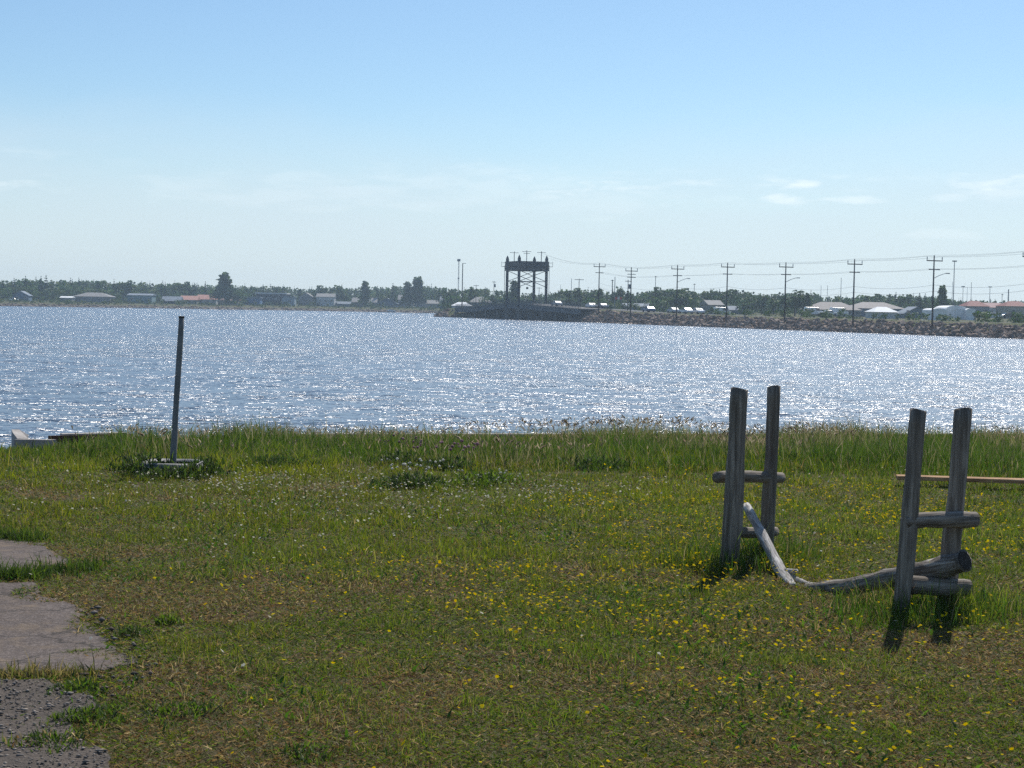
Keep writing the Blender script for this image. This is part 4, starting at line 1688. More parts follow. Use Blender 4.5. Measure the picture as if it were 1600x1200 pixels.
def thin_pole(px, ytop, D, label, kind='plain', thick=.13, cat='pole', name='street_pole', arm=2.2):
    zb = land_z(px, D) if px > 690 or D > 700 else .5
    top = at(px, ytop, D)
    root = empty(name, (top.x, D, zb), 0)
    tag(root, label, cat, 'poles and masts of the far town')
    h = top.z - zb
    if kind == 'lattice':
        for dx, dy in ((-.3, -.2), (.3, -.2), (0, .3)):
            MB().tube([(dx, dy, -.5), (dx * .5, dy * .5, h)], .06, 5).build('mast_leg', M['mast'], root)
        mb = MB()
        k = 0
        z = 0
        while z < h - 1.6:
            f = 1 - .5 * z / h
            mb.bar((-.3 * f, -.2 * f, z), (.3 * f, -.2 * f, z + 1.6), .05)
            mb.bar((.3 * f, -.2 * f, z), (0, .3 * f, z + 1.6), .05)
            z += 1.6
        tag(mb.build('lattice_braces', M['mast'], root), kind='stuff')
        MB().box((0, -.3, h - .5), (1.6, .25, 1.2)).build('antenna', M['mast'], root)
        MB().box((0, -.3, h * .6), (.8, .25, .7)).build('antenna', M['mast'], root)
        return
    MB().tube([(0, 0, -.5), (0, 0, h)], [thick, thick * .7], 6).build('shaft', M['pole_wood'] if kind in ('tee', 'transformer', 'flag', 'double') else M['mast'], root)
    if kind in ('tee', 'double'):
        MB().box((0, -.1, h - .3), (arm, .14, .16)).build('crossarm', M['pole_wood'], root)
    if kind == 'double':
        MB().box((0, -.1, h - 1.3), (arm * .7, .14, .16)).build('crossarm', M['pole_wood'], root)
    if kind == 'transformer':
        MB().box((0, -.1, h - .4), (1.6, .14, .16)).build('crossarm', M['pole_wood'], root)
        MB().tube([(.4, -.2, h - 2.4), (.4, -.2, h - 1.2)], .3, 8).build('transformer_can', M['mast'], root)
    if kind == 'flood':
        MB().box((0, -.1, h - .2), (1.3, .4, .35)).build('flood_light', M['mast'], root)
    if kind == 'flag':
        MB().box((.55, 0, h - .1), (1.2, .12, .14)).build('short_arm', M['pole_wood'], root)


for a in ((717, 405, 790, 'slender lattice radio mast above the trees beside the bridge', 'lattice', .1, 'mast', 'radio_mast'),
          (723, 411, 533, 'dark single pole with a short arm on the far abutment', 'flag', .22),
          (744, 445, 640, 'low T-shaped pole between abutment and bridge tower', 'tee', .15),
          (772, 439, 620, 'pole with a transformer can next to the bridge tower', 'transformer', .16),
          (842.5, 449, 640, 'little T-shaped pole seen through the bridge columns', 'tee', .14),
          (876, 445, 640, 'thin grey pole over the trees behind the bridge railing', 'plain', .09),
          (893, 435, 560, 'thin pole where the bridge line comes down', 'plain', .13),
          (905, 435.5, 520, 'T-shaped pole behind the bridge railing', 'tee', .16, 'pole', 'street_pole', 3.0),
          (957, 437, 520, 'stubby pole paired with a taller one behind the first utility pole', 'tee', .2, 'pole', 'street_pole', 1.0),
          (961, 432.5, 470, 'taller bluish pole of the close pair behind the first utility pole', 'plain', .15),
          (981.5, 437, 420, 'shorter pole close beside the second utility pole', 'transformer', .14),
          (1024.5, 431, 520, 'plain pole between the second and third utility poles', 'tee', .12, 'pole', 'street_pole', .7),
          (1085, 443, 560, 'faint pole above the trees after the third utility pole', 'tee', .13, 'pole', 'street_pole', .9),
          (1283, 446, 640, 'thin grey mast left of a twin over the grey roof', 'plain', .11),
          (1293, 446, 640, 'thin grey mast, right one of the twin over the grey roof', 'plain', .11),
          (1314.5, 434, 600, 'tall thin mast before the sixth utility pole', 'plain', .13),
          (1488.5, 440, 620, 'hair-thin mast hugging the tall floodlight mast', 'plain', .09),
          (1491.5, 407, 480, 'tall floodlight mast behind the white domed shed', 'flood', .15, 'mast', 'floodlight_mast'),
          (1505, 447, 620, 'low floodlight pole just past the tall floodlight mast', 'flood', .12),
          (1511.5, 449, 660, 'hair-thin mast between two floodlight poles', 'plain', .09),
          (1518, 441, 620, 'thin mast standing over the maroon roofs', 'plain', .12),
          (1547, 447.5, 600, 'floodlight pole over the maroon roofs', 'flood', .13),
          (1566, 459, 560, 'short pole among the maroon roofs', 'tee', .12, 'pole', 'street_pole', .8),
          (1576, 452, 640, 'thick pale chimney-like pole near the picture edge', 'plain', .30)):
    thin_pole(*a)

# ------------------------------------------------------------------ buildings of the far shore
WALL = {}


def paint(key, colr, rough=.8):
    if key not in WALL:
        k_ = 1.0 if 'roof' in key or 'shingle' in key or 'fabric' in key else .72  # siding darkened: the shade on the house fronts is put into its colour
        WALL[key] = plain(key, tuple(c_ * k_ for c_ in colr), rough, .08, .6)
    return WALL[key]


M['glass'] = plain('dark_window_glass', (.035, .045, .055), .15, .1, 1, spec=.6)
M['trim'] = plain('white_window_trim', (.62, .62, .60), .7, .05, 1)


def building(name, label, x0, x1, ytop, yeave, D, kind, wallc, roofc, depth=8.0, rot=0.0, win=2, door=True, cat='house', base=None):
    xc = (x0 + x1) / 2
    if xc < 690:
        D = max(D, shore_point(xc).y + 26 + (D - 742) * .5)
    W = (x1 - x0) / FPX * D
    zb = land_z(xc, D) if base is None else base
    q = at(xc, yeave, D)
    he = max(1.2, q.z - zb)
    hr = max(he + .15, at(xc, ytop, D).z - zb)
    root = empty(name, (q.x, D, zb), rot)
    tag(root, label, cat, 'buildings of the far shore')
    wm, rm = paint(*wallc), paint(*roofc)
    hw = W / 2
    if kind in ('side', 'hip', 'flat'):
        MB().box((0, depth / 2, he / 2 - .4), (W, depth, he + .8)).build('wall', wm, root)
    if kind == 'side':
        r = MB().add([(-hw - .3, -.4, he - .1), (hw + .3, -.4, he - .1), (hw + .3, depth + .4, he - .1), (-hw - .3, depth + .4, he - .1),
                      (-hw - .3, depth / 2, hr), (hw + .3, depth / 2, hr)], ((0, 1, 5, 4), (2, 3, 4, 5), (3, 0, 4), (1, 2, 5), (3, 2, 1, 0))).build('roof', rm, root)
    elif kind == 'hip':
        ins = min(hw * .6, depth / 2)
        r = MB().add([(-hw - .3, -.4, he - .1), (hw + .3, -.4, he - .1), (hw + .3, depth + .4, he - .1), (-hw - .3, depth + .4, he - .1),
                      (-hw + ins, depth / 2, hr), (hw - ins, depth / 2, hr)], ((0, 1, 5, 4), (2, 3, 4, 5), (3, 0, 4), (1, 2, 5), (3, 2, 1, 0))).build('roof', rm, root)
    elif kind == 'flat':
        MB().box((0, depth / 2, he + (hr - he) / 2), (W + .7, depth + .7, hr - he)).build('roof', rm, root)
    elif kind == 'front':
        MB().prism([(-hw, -.8), (hw, -.8), (hw, he), (0, hr - .12), (-hw, he)], 0, depth).build('wall', wm, root)
        for sx in (-1, 1):
            MB().add([(0, -.4, hr), (sx * (hw + .35), -.4, he - .22), (sx * (hw + .35), depth + .4, he - .22), (0, depth + .4, hr),
                      (0, -.4, hr - .14), (sx * (hw + .35), -.4, he - .36), (sx * (hw + .35), depth + .4, he - .36), (0, depth + .4, hr - .14)],
                     ((0, 1, 2, 3), (7, 6, 5, 4), (0, 4, 5, 1), (1, 5, 6, 2), (2, 6, 7, 3))).build('roof', rm, root)
    elif kind == 'arch':
        n = 14
        prof_ = [(-hw * math.cos(math.pi * k / n), he + (hr - he) * math.sin(math.pi * k / n) ** .8) for k in range(n + 1)]
        MB().box((0, depth / 2, he / 2 - .4), (W - .06, depth, he + .8)).build('wall', wm, root)
        MB().prism(prof_, -.05, depth + .05).build('roof', rm, root)
    if win:
        for k in range(win):
            wx = -hw + W * (k + .5 + (.12 if door else 0)) / win
            if abs(wx) > hw - .6:
                continue
            f = MB().box((wx, -.03, he * .58), (1.25, .08, 1.05)).build('window', M['trim'], root)
            MB().box((wx, -.085, he * .58), (1.05, .03, .85)).build('pane', M['glass'], f)
    if door and W > 5:
        MB().box((-hw + W * .08 + .5, -.03, 1.05), (.95, .08, 2.1)).build('door', M['glass'], root)
    return root


GRY, BLU, WHT = ('grey_siding', (.33, .33, .33)), ('slate_blue_siding', (.16, .24, .34)), ('white_siding', (.72, .73, .73))
TEAL, DBL, CRM = ('pale_teal_siding', (.26, .38, .40)), ('dark_siding', (.075, .085, .10)), ('cream_siding', (.50, .46, .38))
RGR, RBL, RDK = ('grey_shingle', (.24, .235, .23)), ('bluish_shingle', (.20, .235, .28)), ('charcoal_shingle', (.09, .095, .10))
RPK, RRD, RLT = ('salmon_roof', (.52, .27, .21)), ('maroon_shingle', (.22, .075, .065)), ('pale_metal_roof', (.62, .61, .60))
RWH = ('white_fabric', (.82, .83, .83))
BLD = [
    ('house', 'small blue-grey gabled house at the picture edge under tall spruces', 20, 44, 454.5, 461, 742, 'front', BLU, RBL, 9, .1, 2),
    ('shed', 'low white-roofed shed left of the long grey bungalow', 94, 112, 462.8, 464.8, 746, 'side', GRY, RWH, 5, 0, 1),
    ('bungalow', 'long grey-roofed bungalow behind the shore bushes', 114, 172, 457, 463, 768, 'hip', GRY, RGR, 11, 0, 5),
    ('house', 'pale teal boxy house standing close to the water', 199, 237, 458.5, 461, 745, 'side', TEAL, RBL, 9, 0, 3),
    ('house', 'dark low house with a bluish roof next to the salmon roofs', 252, 281, 463, 470, 752, 'side', DBL, RBL, 9, 0, 2),
    ('motel_wing', 'first salmon-roofed wing of the long low building', 281, 308, 462, 468.3, 760, 'side', CRM, RPK, 8, 0, 3),
    ('motel_wing', 'taller middle wing under a salmon roof', 307.5, 338, 460.5, 467.5, 764, 'side', WHT, RPK, 8, 0, 3),
    ('motel_wing', 'last wing with a duller salmon roof beneath the great tree', 338, 372, 462.8, 468.8, 768, 'side', CRM, ('faded_salmon_roof', (.36, .22, .18)), 8, 0, 3),
    ('shed', 'bright blue boxy shed left of the dark flat-roofed hall', 384, 406, 464, 465.8, 765, 'flat', ('bright_blue_siding', (.12, .25, .45)), RBL, 8, 0, 1),
    ('warehouse', 'dark hall under a pale overhanging flat roof', 400, 447, 457.3, 459.3, 790, 'flat', DBL, RLT, 14, 0, 4, True, 'hall'),
    ('shed', 'pale blue box shed at the end of the dark hall', 441, 460, 463.2, 464.6, 760, 'flat', ('pale_blue_siding', (.38, .48, .56)), RBL, 7, 0, 1),
    ('house', 'small grey gabled house between the pale blue shed and the white house', 467, 488, 457, 463, 815, 'front', GRY, RGR, 8, 0, 1),
    ('house', 'tall white house with two storeys near the shore', 494.5, 522, 458.5, 463.5, 775, 'side', WHT, RGR, 8, 0, 3),
    ('shed', 'low bluish shed just past the tall white house', 522, 547, 471, 474.5, 778, 'side', BLU, RBL, 6, 0, 1),
    ('bungalow', 'grey-roofed bungalow past the low bluish shed', 550, 588, 465, 472, 800, 'side', GRY, RGR, 9, 0, 3),
    ('house', 'slate blue house with a steep roof in the middle of the far shore', 588, 621, 465.5, 474, 795, 'front', BLU, RBL, 10, 0, 2),
    ('house', 'pale grey tall house half hidden by bushes before the great twin tree', 622, 646, 461, 468, 820, 'side', ('pale_grey_siding', (.48, .47, .48)), RGR, 8, 0, 2),
    ('bungalow', 'long grey bungalow nearest the far abutment', 648, 688, 468.8, 474, 790, 'side', GRY, RGR, 9, 0, 4),
    ('house', 'slate blue house behind the boulders of the abutment', 688, 722, 463.5, 471, 690, 'side', BLU, RBL, 9, 0, 2),
    ('marquee', 'small white peaked tent on the abutment by the dark pole', 706, 736, 472, 477.2, 556, 'hip', WHT, RWH, 6, 0, 0, False, 'tent'),
    ('house', 'grey roofed house between the white tent and the bridge tower', 733, 768, 464, 472, 640, 'hip', GRY, RGR, 9, 0, 2),
    ('bungalow', 'blue bungalow behind the second utility pole', 975, 1034, 474, 478.5, 520, 'side', BLU, RBL, 9, 0, 4),
    ('house', 'grey house with a white gable at the fourth utility pole', 1107, 1131, 469, 476, 480, 'side', GRY, RGR, 8, .2, 2),
    ('house', 'small bluish house beside the fourth utility pole', 1140, 1163, 478, 484, 500, 'side', BLU, RBL, 7, 0, 1),
    ('long_house', 'long house with a broad grey roof behind the sixth utility pole', 1264, 1346, 471.8, 483.5, 452, 'hip', GRY, ('taupe_shingle', (.27, .245, .23)), 13, 0, 6),
    ('long_house', 'blue-walled long house under a broad grey roof', 1330, 1414, 472, 481.5, 462, 'hip', BLU, ('taupe_shingle', (.27, .245, .23)), 13, 0, 6),
    ('fabric_shelter', 'white sloped fabric shelter between the sixth and seventh utility poles', 1366, 1403, 479.5, 487, 400, 'hip', WHT, RWH, 7, .1, 0, False, 'shelter'),
    ('house', 'dim bluish gabled house left of the white domed shed', 1413, 1453, 479, 489, 412, 'front', ('dim_blue_siding', (.22, .28, .33)), RBL, 9, 0, 2),
    ('fabric_shed', 'white domed fabric shed with the highest roof behind the seventh utility pole', 1478, 1511, 477.4, 484, 384, 'arch', RWH, RWH, 11, 0, 0, False, 'shed'),
    ('fabric_shed', 'lower white rounded shed joined to the dome at the seventh utility pole', 1456, 1480, 481.8, 486, 380, 'arch', RWH, RWH, 9, 0, 0, False, 'shed'),
    ('fabric_shed', 'lower white rounded shed on the side away from the pole', 1509.5, 1525, 482, 486, 382, 'arch', RWH, RWH, 9, 0, 0, False, 'shed'),
    ('house', 'maroon-roofed house right behind the white domed sheds', 1512, 1546, 470, 478, 480, 'hip', ('pale_grey_siding', (.48, .47, .48)), RRD, 10, 0, 2),
    ('house', 'middle maroon-roofed house with a paler wall', 1540, 1570, 473, 480, 500, 'side', WHT, ('dull_rose_shingle', (.33, .2, .19)), 10, 0, 2),
    ('house', 'maroon-roofed house cut by the picture edge', 1572, 1612, 470.5, 478, 470, 'hip', CRM, RRD, 10, 0, 2),
]
for b in BLD:
    building(*b)

# ------------------------------------------------------------------ vehicles
M['tyre'] = plain('tyre_rubber', (.025, .025, .025), .85, .1, 3)
CAR_PAINT = {'white': (.78, .79, .80), 'silver': (.48, .50, .52), 'blue': (.08, .14, .28), 'red': (.35, .03, .03), 'dark': (.03, .035, .04)}
for k, v_ in CAR_PAINT.items():
    M['car_' + k] = plain('car_paint_' + k, v_, .22, .03, 1, spec=.6)


def car(q, rz, paintk, label, van=False):
    root = empty('car', q, rz)
    tag(root, label, 'van' if van else 'car', 'vehicles on the far road')
    if van:
        bodyp = [(-2.4, .35), (2.35, .35), (2.45, 1.05), (1.75, 1.25), (1.25, 2.15), (-2.3, 2.25), (-2.45, 1.2)]
        glassp = [(1.68, 1.27), (1.25, 2.0), (.35, 2.02), (.35, 1.27)]
    else:
        bodyp = [(-2.1, .35), (2.1, .32), (2.2, .62), (2.05, .86), (1.15, .98), (.45, 1.42), (-.85, 1.45), (-1.55, 1.05), (-2.1, .98), (-2.2, .6)]
        glassp = [(1.0, 1.0), (.42, 1.36), (-.83, 1.39), (-1.4, 1.05)]
    hw = .88
    b = MB().prism(bodyp, -hw, hw).build('body', M['car_' + paintk], root)
    bv = b.modifiers.new('bevel', 'BEVEL')
    bv.width = .08
    bv.segments = 2
    MB().prism(glassp, -hw - .012, hw + .012).build('side_glass', M['glass'], root)
    a_, b_ = (bodyp[3], bodyp[4]) if van else (bodyp[4], bodyp[5])
    n_ = Vector((b_[1] - a_[1], 0, -(b_[0] - a_[0]))).normalized() * .02
    A, Bv = Vector((a_[0], 0, a_[1])).lerp(Vector((b_[0], 0, b_[1])), .1), Vector((a_[0], 0, a_[1])).lerp(Vector((b_[0], 0, b_[1])), .9)
    MB().add([A + n_ + Vector((0, -.72, 0)), A + n_ + Vector((0, .72, 0)), Bv + n_ + Vector((0, .62, 0)), Bv + n_ + Vector((0, -.62, 0))], [(0, 1, 2, 3)]).build('windscreen', M['glass'], root)
    for wx in (-1.35, 1.35):
        for sy in (-1, 1):
            MB().tube([(wx, sy * .72, .33), (wx, sy * .92, .33)], .33, 12).build('wheel', M['tyre'], root)
    return root


def on_road(px, lane):
    Y = toe_y(px) + lane * .36
    q = at(px, 485, Y)
    # slide along the road until the column fits
    for _ in range(6):
        b = toe(Y) + W_ * lane
        xx = b.x / b.y * FPX + 800
        Y -= (px - xx) * -.0 + 0
        Y += (xx - px) * .23
    b = toe(Y) + W_ * lane
    return Vector((b.x, b.y, road_z(Y) + .015))


car(on_road(1011, 10), RZ, 'blue', 'bluish car with a pale roof just past the second utility pole')
car(on_road(1050, 12.5), RZ + math.pi, 'silver', 'silver car just before the third utility pole')
car(on_road(1069, 9.5), RZ, 'white', 'white car just past the third utility pole')
car(on_road(1088, 12.5), RZ + math.pi, 'white', 'second white car past the third utility pole, partly sunk behind the verge')
Bm = Matrix.Translation(br.location) @ Matrix.Rotation(RZ, 4, 'Z')
for s, lane, pk, lab in ((19.5, -3.0, 'white', 'white car coming off the bridge beside the tower columns'),):
    q = Bm @ Vector((s, lane, deck_z(s)))
    car(q, RZ + math.pi, pk, lab)
car(on_road(921, 9), RZ + math.pi, 'white', 'white car at the near end of the bridge railing')
car(on_road(939, 11), RZ + math.pi, 'silver', 'silver car right beside the first utility pole')
for px, D, pk, lab, van in ((1128, 455, 'white', 'white van parked beside the grey gabled house', True), (1271, 430, 'white', 'white van before the long grey roof', True),
                            (1296, 428, 'white', 'long white car parked before the grey-roofed house', False), (1311, 430, 'white', 'white pickup-sized van near the sixth utility pole', True),
                            (1535, 398, 'silver', 'silver car next to the white sheds', False), (1552, 400, 'white', 'white car below the maroon roofs', False),
                            (1576, 404, 'dark', 'dark car near the picture edge', False), (783, 600, 'silver', 'silver car left of the bridge tower', False),
                            (611, 785, 'white', 'white car parked on the far shore before the slate blue house', False), (21, 735, 'white', 'white car parked on the shore at the picture edge', False)):
    q = at(px, 480, D)
    z = land_z(px, D)
    car(Vector((q.x, D, z + (.35 if px > 1200 else 0.0))), .15, pk, lab, van)
# sign
q = at(966, 466, 500)
root = empty('roadside_sign', (q.x, 500, land_z(966, 500)))
tag(root, 'red and white sign board by the close pair of poles', 'sign')
hh = q.z - root.location.z
M['sign_red'] = plain('sign_red', (.55, .08, .06), .6, .1, 1)
for dx in (-1.0, 1.0):
    MB().box((dx, .1, hh / 2 - .2), (.14, .14, hh + .4)).build('sign_post', M['mast'], root)
for k, (dx, w_, mt) in enumerate(((-.75, .9, 'sign_red'), (.1, .7, 'trim'), (.8, .7, 'sign_red'))):
    MB().box((dx, 0, hh), (w_, .12, .8)).build('sign_panel', M[mt], root)

# ------------------------------------------------------------------ trees
M['foliage'] = leafy('far_foliage', .25, rough=.7)
M['bark'] = plain('tree_bark', (.07, .058, .05), .9, .2, 2)


def crown(kind, seed, n=260):
    """unit-height crown of many small leafy faces: (verts, quads, colours); height 1, base at 0"""
    rr = np.random.default_rng(seed)
    if kind == 'spruce':
        z = .10 + .90 * rr.random(n) ** 1.25
        tier = (np.floor(z * 11) + .5) / 11
        z = z * .45 + tier * .55
        r = .185 * (1.02 - z) ** .85 * np.sqrt(rr.random(n)) * rr.uniform(.75, 1.25, n)
        a = rr.uniform(0, 2 * np.pi, n)
        P = np.stack([r * np.cos(a), r * np.sin(a), z], -1)
        P = np.concatenate([P, np.stack([np.zeros(14), np.zeros(14), np.linspace(.8, 1.0, 14)], -1)])
        size = .055 * (1.15 - P[:, 2])
        base = [(.030, .055, .022), (.040, .066, .026), (.024, .044, .020)]
    else:
        k = 8 if kind == 'round' else 13
        cz = rr.uniform(.30, .84, k) if kind == 'round' else np.linspace(.22, .86, k)
        sp = .24 if kind == 'round' else .20
        cc = np.stack([rr.normal(0, sp * .8, k), rr.normal(0, sp * .8, k), cz], -1)
        cr = rr.uniform(.12, .20, k) * (1.15 if kind == 'round' else .95)
        if kind == 'tall':
            ga = np.arange(k) * 2.4
            cc[:, :2] = np.stack([np.cos(ga), np.sin(ga)], -1) * (.16 * (1.12 - cz) * rr.uniform(.5, 1.2, k))[:, None]
            cr = cr * (1.35 - .75 * cz)
        which = rr.integers(0, k, n)
        d = rr.normal(0, 1, (n, 3))
        d /= np.linalg.norm(d, axis=1, keepdims=True)
        P = cc[which] + d * (cr[which] * rr.random(n) ** .4)[:, None]
        P[:, 2] = np.minimum(P[:, 2], .99)
        size = np.full(len(P), .052 if n > 300 else .062)
        base = [(.055, .100, .026), (.075, .120, .032), (.038, .075, .022), (.085, .125, .04)]
    P[:, 2] *= 1.0 / P[:, 2].max()
    m_ = len(P)
    t1 = rr.normal(0, 1, (m_, 3))
    t1 /= np.linalg.norm(t1, axis=1, keepdims=True)
    t2 = np.cross(t1, rr.normal(0, 1, (m_, 3)))
    t2 /= np.linalg.norm(t2, axis=1, keepdims=True)
    s = (size * rr.uniform(.7, 1.4, m_))[:, None]
    V_ = np.stack([P - t1 * s, P - t2 * s * .8, P + t1 * s, P + t2 * s * .8], 1).reshape(-1, 3)
    F_ = np.arange(m_ * 4).reshape(-1, 4)
    C_ = np.repeat(tint(rr, m_, base, [1] * len(base), .25), 4, 0)
    return V_, F_, C_


CROWNS = {}
for kind in ('spruce', 'round', 'tall'):
    CROWNS[kind] = [crown(kind, 400 + 10 * len(CROWNS) + i, 135) for i in range(5)]
BIG = {}
for kind in ('spruce', 'round', 'tall'):
    for i in range(3):
        V_, F_, C_ = crown(kind, 500 + i + len(kind), 620 if kind != 'spruce' else 420)
        BIG[kind, i] = np_mesh('crown', V_, F_, C_)
        BIG[kind, i].materials.append(M['foliage'])
rd = random.Random(77)
TRUNK = MB().tube([(0, 0, -.06), (0.004, 0, .3), (0, 0, .75)], [.022, .016, .005], 7).mesh('trunk', True)
TRUNK.materials.append(M['bark'])
LIMB = MB().tube([(0, 0, .35), (.06, .02, .5), (.15, .03, .66)], [.010, .007, .003], 5).tube([(0, 0, .42), (-.07, .02, .56), (-.14, -.03, .7)], [.010, .007, .003], 5).mesh('limb', True)
LIMB.materials.append(M['bark'])


def tree(px, ytop, D, kind, wide, label, idx):
    top = at(px, ytop, D)
    zb = land_z(px, D)
    h = top.z - zb
    root = empty('spruce_tree' if kind == 'spruce' else 'broadleaf_tree', (top.x, D, zb), rd.uniform(0, 6.28))
    tag(root, label, 'tree', 'trees that stand out on the far shore')
    root.scale = (h * wide, h * wide, h)
    obj('crown', BIG[kind, idx % 3], None, root)
    obj('trunk', TRUNK, None, root)
    if kind != 'spruce':
        tag(obj('limbs', LIMB, None, root), kind='stuff')


TREES = [
    (22, 434, 800, 'spruce', 1.0, 'spruce nearest the picture edge above the blue-grey house'),
    (40, 430.5, 805, 'spruce', 1.3, 'tall broad spruce, left of a dark pair at the picture edge'),
    (64, 430.5, 810, 'spruce', 1.0, 'slimmer spruce of the dark pair left of the shed'),
    (72, 429.5, 800, 'spruce', 1.2, 'tallest spruce of the dark pair left of the shed'),
    (113, 435.5, 850, 'spruce', .8, 'thin spruce tip over the low white-roofed shed'),
    (124, 435, 850, 'spruce', .8, 'thin spruce tip over the long grey bungalow'),
    (197, 439, 850, 'round', .9, 'dark rounded treetop left of the teal house'),
    (228, 440, 860, 'spruce', .7, 'small spruce tip over the teal house'),
    (258, 439.5, 850, 'spruce', .7, 'small spruce tip over the dark low house'),
    (286, 441, 850, 'round', .9, 'rounded treetop over the first salmon roof'),
    (304, 441, 850, 'spruce', 1.0, 'spruce over the middle salmon roof'),
    (321, 439, 830, 'spruce', .8, 'slender spire-like spruce left of the great dark tree'),
    (352, 426.5, 800, 'tall', 1.35, 'great dark tree towering over the salmon roofs'),
    (341, 447, 798, 'round', 1.0, 'lower dark tree at the left foot of the great tree'),
    (366, 446, 798, 'round', 1.2, 'lower dark tree at the right foot of the great tree'),
    (411, 444, 850, 'spruce', 1.1, 'spruce standing over the dark flat-roofed hall'),
    (432, 447, 860, 'spruce', .9, 'little spruce over the end of the dark hall'),
    (442, 446, 855, 'spruce', 1.0, 'little spruce over the pale blue box shed'),
    (506, 447, 860, 'round', 1.0, 'rounded tree behind the tall white house'),
    (533, 446.5, 850, 'round', 1.3, 'broad bushy tree past the tall white house'),
    (571, 439.5, 830, 'tall', 1.0, 'rounded dark tree above the grey bungalow'),
    (590, 446, 850, 'spruce', .9, 'small spruce over the slate blue steep roof'),
    (614, 441.5, 840, 'spruce', 1.0, 'ragged spruce left of the great twin tree'),
    (637, 440.5, 830, 'tall', 1.0, 'left lower head of the twin tree beyond the grey houses'),
    (653, 433, 830, 'tall', 1.3, 'great twin-headed tree in the middle of the far shore'),
    (692, 450, 780, 'round', 1.3, 'dark rounded tree right behind the abutment house'),
    (804, 439, 640, 'tall', 1.0, 'dark tree seen between the left bridge columns'),
    (893, 451, 560, 'round', 1.2, 'dark rounded tree behind the bridge railing'),
    (912, 453, 560, 'spruce', 1.2, 'spruce behind the T-shaped pole at the railing'),
    (966, 448, 560, 'round', .8, 'small round treetop over the red and white sign'),
    (1036, 450, 560, 'round', 1.1, 'rounded tree between the second and third utility poles'),
    (1063, 451, 500, 'round', 1.6, 'large dark round tree behind the third utility pole'),
    (1115, 452, 560, 'round', 1.0, 'dark tree behind the grey gabled house'),
    (1141, 453, 540, 'round', 1.2, 'tree right behind the fourth utility pole'),
    (1168, 462, 500, 'round', 1.2, 'low dark tree past the fourth utility pole'),
    (1190, 459, 500, 'round', 1.2, 'dark bushy tree midway between the fourth and fifth utility poles'),
    (1209, 461, 500, 'spruce', 1.2, 'dark spruce just before the fifth utility pole'),
    (1243, 454, 450, 'round', 1.5, 'big green round tree past the fifth utility pole'),
    (1262, 458, 450, 'tall', .9, 'slim tree at the end of the long grey roof'),
    (1370, 460, 560, 'round', 1.0, 'dark round treetop over the blue-walled long house'),
    (1390, 458, 520, 'spruce', 1.3, 'left one of two close dark spruces over the fabric shelter'),
    (1400, 455.5, 520, 'spruce', 1.1, 'right taller one of two close dark spruces over the fabric shelter'),
    (1415, 461, 520, 'round', 1.0, 'roundish tree between two pairs of dark spruces'),
    (1437, 457.5, 480, 'spruce', 1.7, 'bushy dark spruce left of the seventh utility pole'),
    (1446, 457.5, 520, 'spruce', 1.0, 'thin spruce closest to the seventh utility pole'),
    (1473, 446.5, 450, 'tall', .95, 'lone tall tree between the seventh utility pole and the floodlight mast'),
]
for i, t in enumerate(TREES):
    tree(*t, i)

# the wood behind, one mass of crowns
SKY = [(-500, 436), (0, 441), (40, 438), (90, 440), (170, 442), (260, 444.5), (305, 446), (380, 449), (440, 450), (480, 453), (540, 450), (600, 451), (650, 449),
       (690, 452), (740, 452), (790, 457), (830, 460), (870, 458), (900, 455), (950, 455), (1000, 459), (1035, 455), (1065, 456), (1100, 459), (1140, 456), (1200, 462),
       (1235, 459), (1262, 460), (1280, 465), (1350, 464), (1400, 463), (1450, 465), (1500, 471), (1560, 472), (1700, 472), (2100, 474)]
sx, sy = zip(*SKY)
parts, off = [], 0
rr = np.random.default_rng(9)


def wood_mass(count, x0, x1, d0, d1, lo, hi, spruce, tone=1.0):
    for _ in range(count):
        px = rd.uniform(x0, x1)
        ys = float(np.interp(px, sx, sy))
        near = shore_point(px).y + 42 if px < 690 else (600 if px < 905 else 470)
        D = near + rd.uniform(d0, d1)
        zb = land_z(px, D)
        h = (at(px, ys, D).z - zb) * rd.uniform(lo, hi)
        kind = 'spruce' if rd.random() < spruce else rd.choice(('round', 'round', 'tall'))
        V_, F_, C_ = CROWNS[kind][rd.randrange(5)]
        a = rd.uniform(0, 6.28)
        ca, sa = math.cos(a), math.sin(a)
        wde = h * rd.uniform(.85, 1.25)
        v = np.stack([(V_[:, 0] * ca - V_[:, 1] * sa) * wde, (V_[:, 0] * sa + V_[:, 1] * ca) * wde, V_[:, 2] * h], -1)
        q = at(px, 480, D)
        v += np.array([q.x, D, zb - .06 * h])
        k = rd.uniform(.75, 1.3) * tone
        parts.append((v, F_, C_ * np.array([k * rd.uniform(.85, 1.2), k, k * rd.uniform(.8, 1.25)])))


wood_mass(1500, -420, 2050, 60, 240, .90, 1.15, .42)
wood_mass(950, -420, 2050, 25, 90, .45, .85, .15, 1.15)
wood_mass(110, -420, 2050, 50, 150, 1.12, 1.38, 1.0, .9)
V1, F1, C1 = join(parts)
o = obj('far_wood', np_mesh('far_wood', V1, F1, C1), M['foliage'])
tag(o, 'mixed green wood closing the far shore', 'wood', kind='stuff')
# shore scrub and bushes between the houses
parts = []


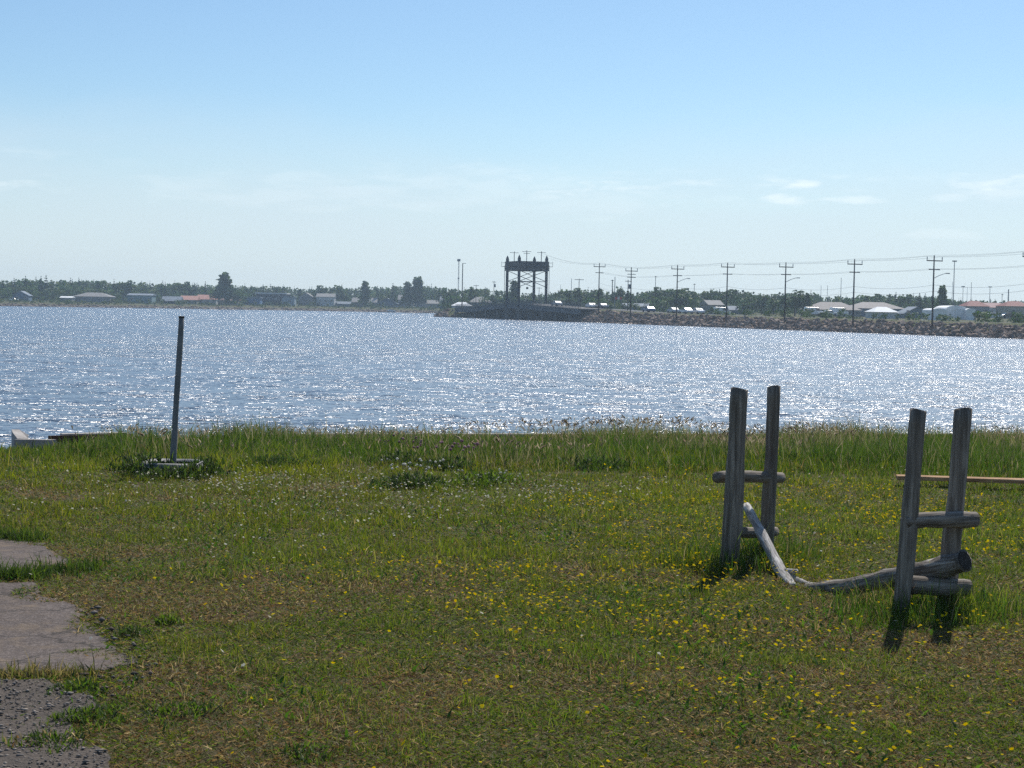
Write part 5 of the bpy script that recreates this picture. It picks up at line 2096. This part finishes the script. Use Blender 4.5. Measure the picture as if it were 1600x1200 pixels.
def scrub(count, x0, x1, off0, off1, h0, h1, tone):
    for _ in range(count):
        px = rd.uniform(x0, x1)
        D = shore_point(px).y + rd.uniform(off0, off1)
        V_, F_, C_ = CROWNS['round'][rd.randrange(5)]
        h = rd.uniform(h0, h1)
        wde = h * rd.uniform(1.2, 2.4)
        v = np.stack([V_[:, 0] * wde, V_[:, 1] * wde, (V_[:, 2] - .3) * 1.4 * h], -1)
        q = at(px, 480, D)
        v += np.array([q.x, D, land_z(px, D)])
        parts.append((v[::1], F_, C_ * rd.uniform(.7, 1.3) * tone))


scrub(420, -300, 690, 6, 22, .6, 1.4, 1.1)
scrub(110, -300, 690, 18, 60, 1.0, 2.6, 1.0)
scrub(130, 900, 2000, 6, 60, .6, 2.4, 1.0)
scrub(30, 690, 900, 30, 90, 1.0, 3.0, .9)
V1, F1, C1 = join(parts)
o = obj('shore_scrub', np_mesh('shore_scrub', V1, F1, C1), M['foliage'])
tag(o, 'low bushes along the far water edge and between the houses', 'scrub', kind='stuff')
# stones strewn along the far water line
mb = MB()
for _ in range(700):
    px = rd.uniform(-60, 690)
    s = shore_point(px)
    r = rd.uniform(-1, 6)
    me = ROCKS[rd.randrange(8)]
    k = rd.uniform(.4, 1.3)
    q = s * ((s.y + r) / s.y)
    z = WZ + float(np.interp(r, rows[:5], rz_[:5])) + .1
    mb.add([v_.co * k + Vector((q.x, q.y, z)) for v_ in me.vertices], [tuple(p_.vertices) for p_ in me.polygons])
o = mb.build('shore_stones', M['stone'])
tag(o, 'stones strewn along the far water line', 'stones', kind='stuff')

# ------------------------------------------------------------------ haze over the bay
hz = MB().box((0, 690, 11.5), (2400, 1520, 30)).mesh('haze')
m = Mat('haze_air')
m.out.location = (0, 0)
pv = m.new('ShaderNodeVolumePrincipled')
pv.inputs['Color'].default_value = (.64, .82, 1.0, 1)
pv.inputs['Density'].default_value = .00026
pv.inputs['Anisotropy'].default_value = 0.5
m.l.new(pv.outputs[0], m.out.inputs['Volume'])
o = obj('haze', hz, m.m)
tag(o, 'thin blue summer haze over the bay', 'haze', kind='stuff')
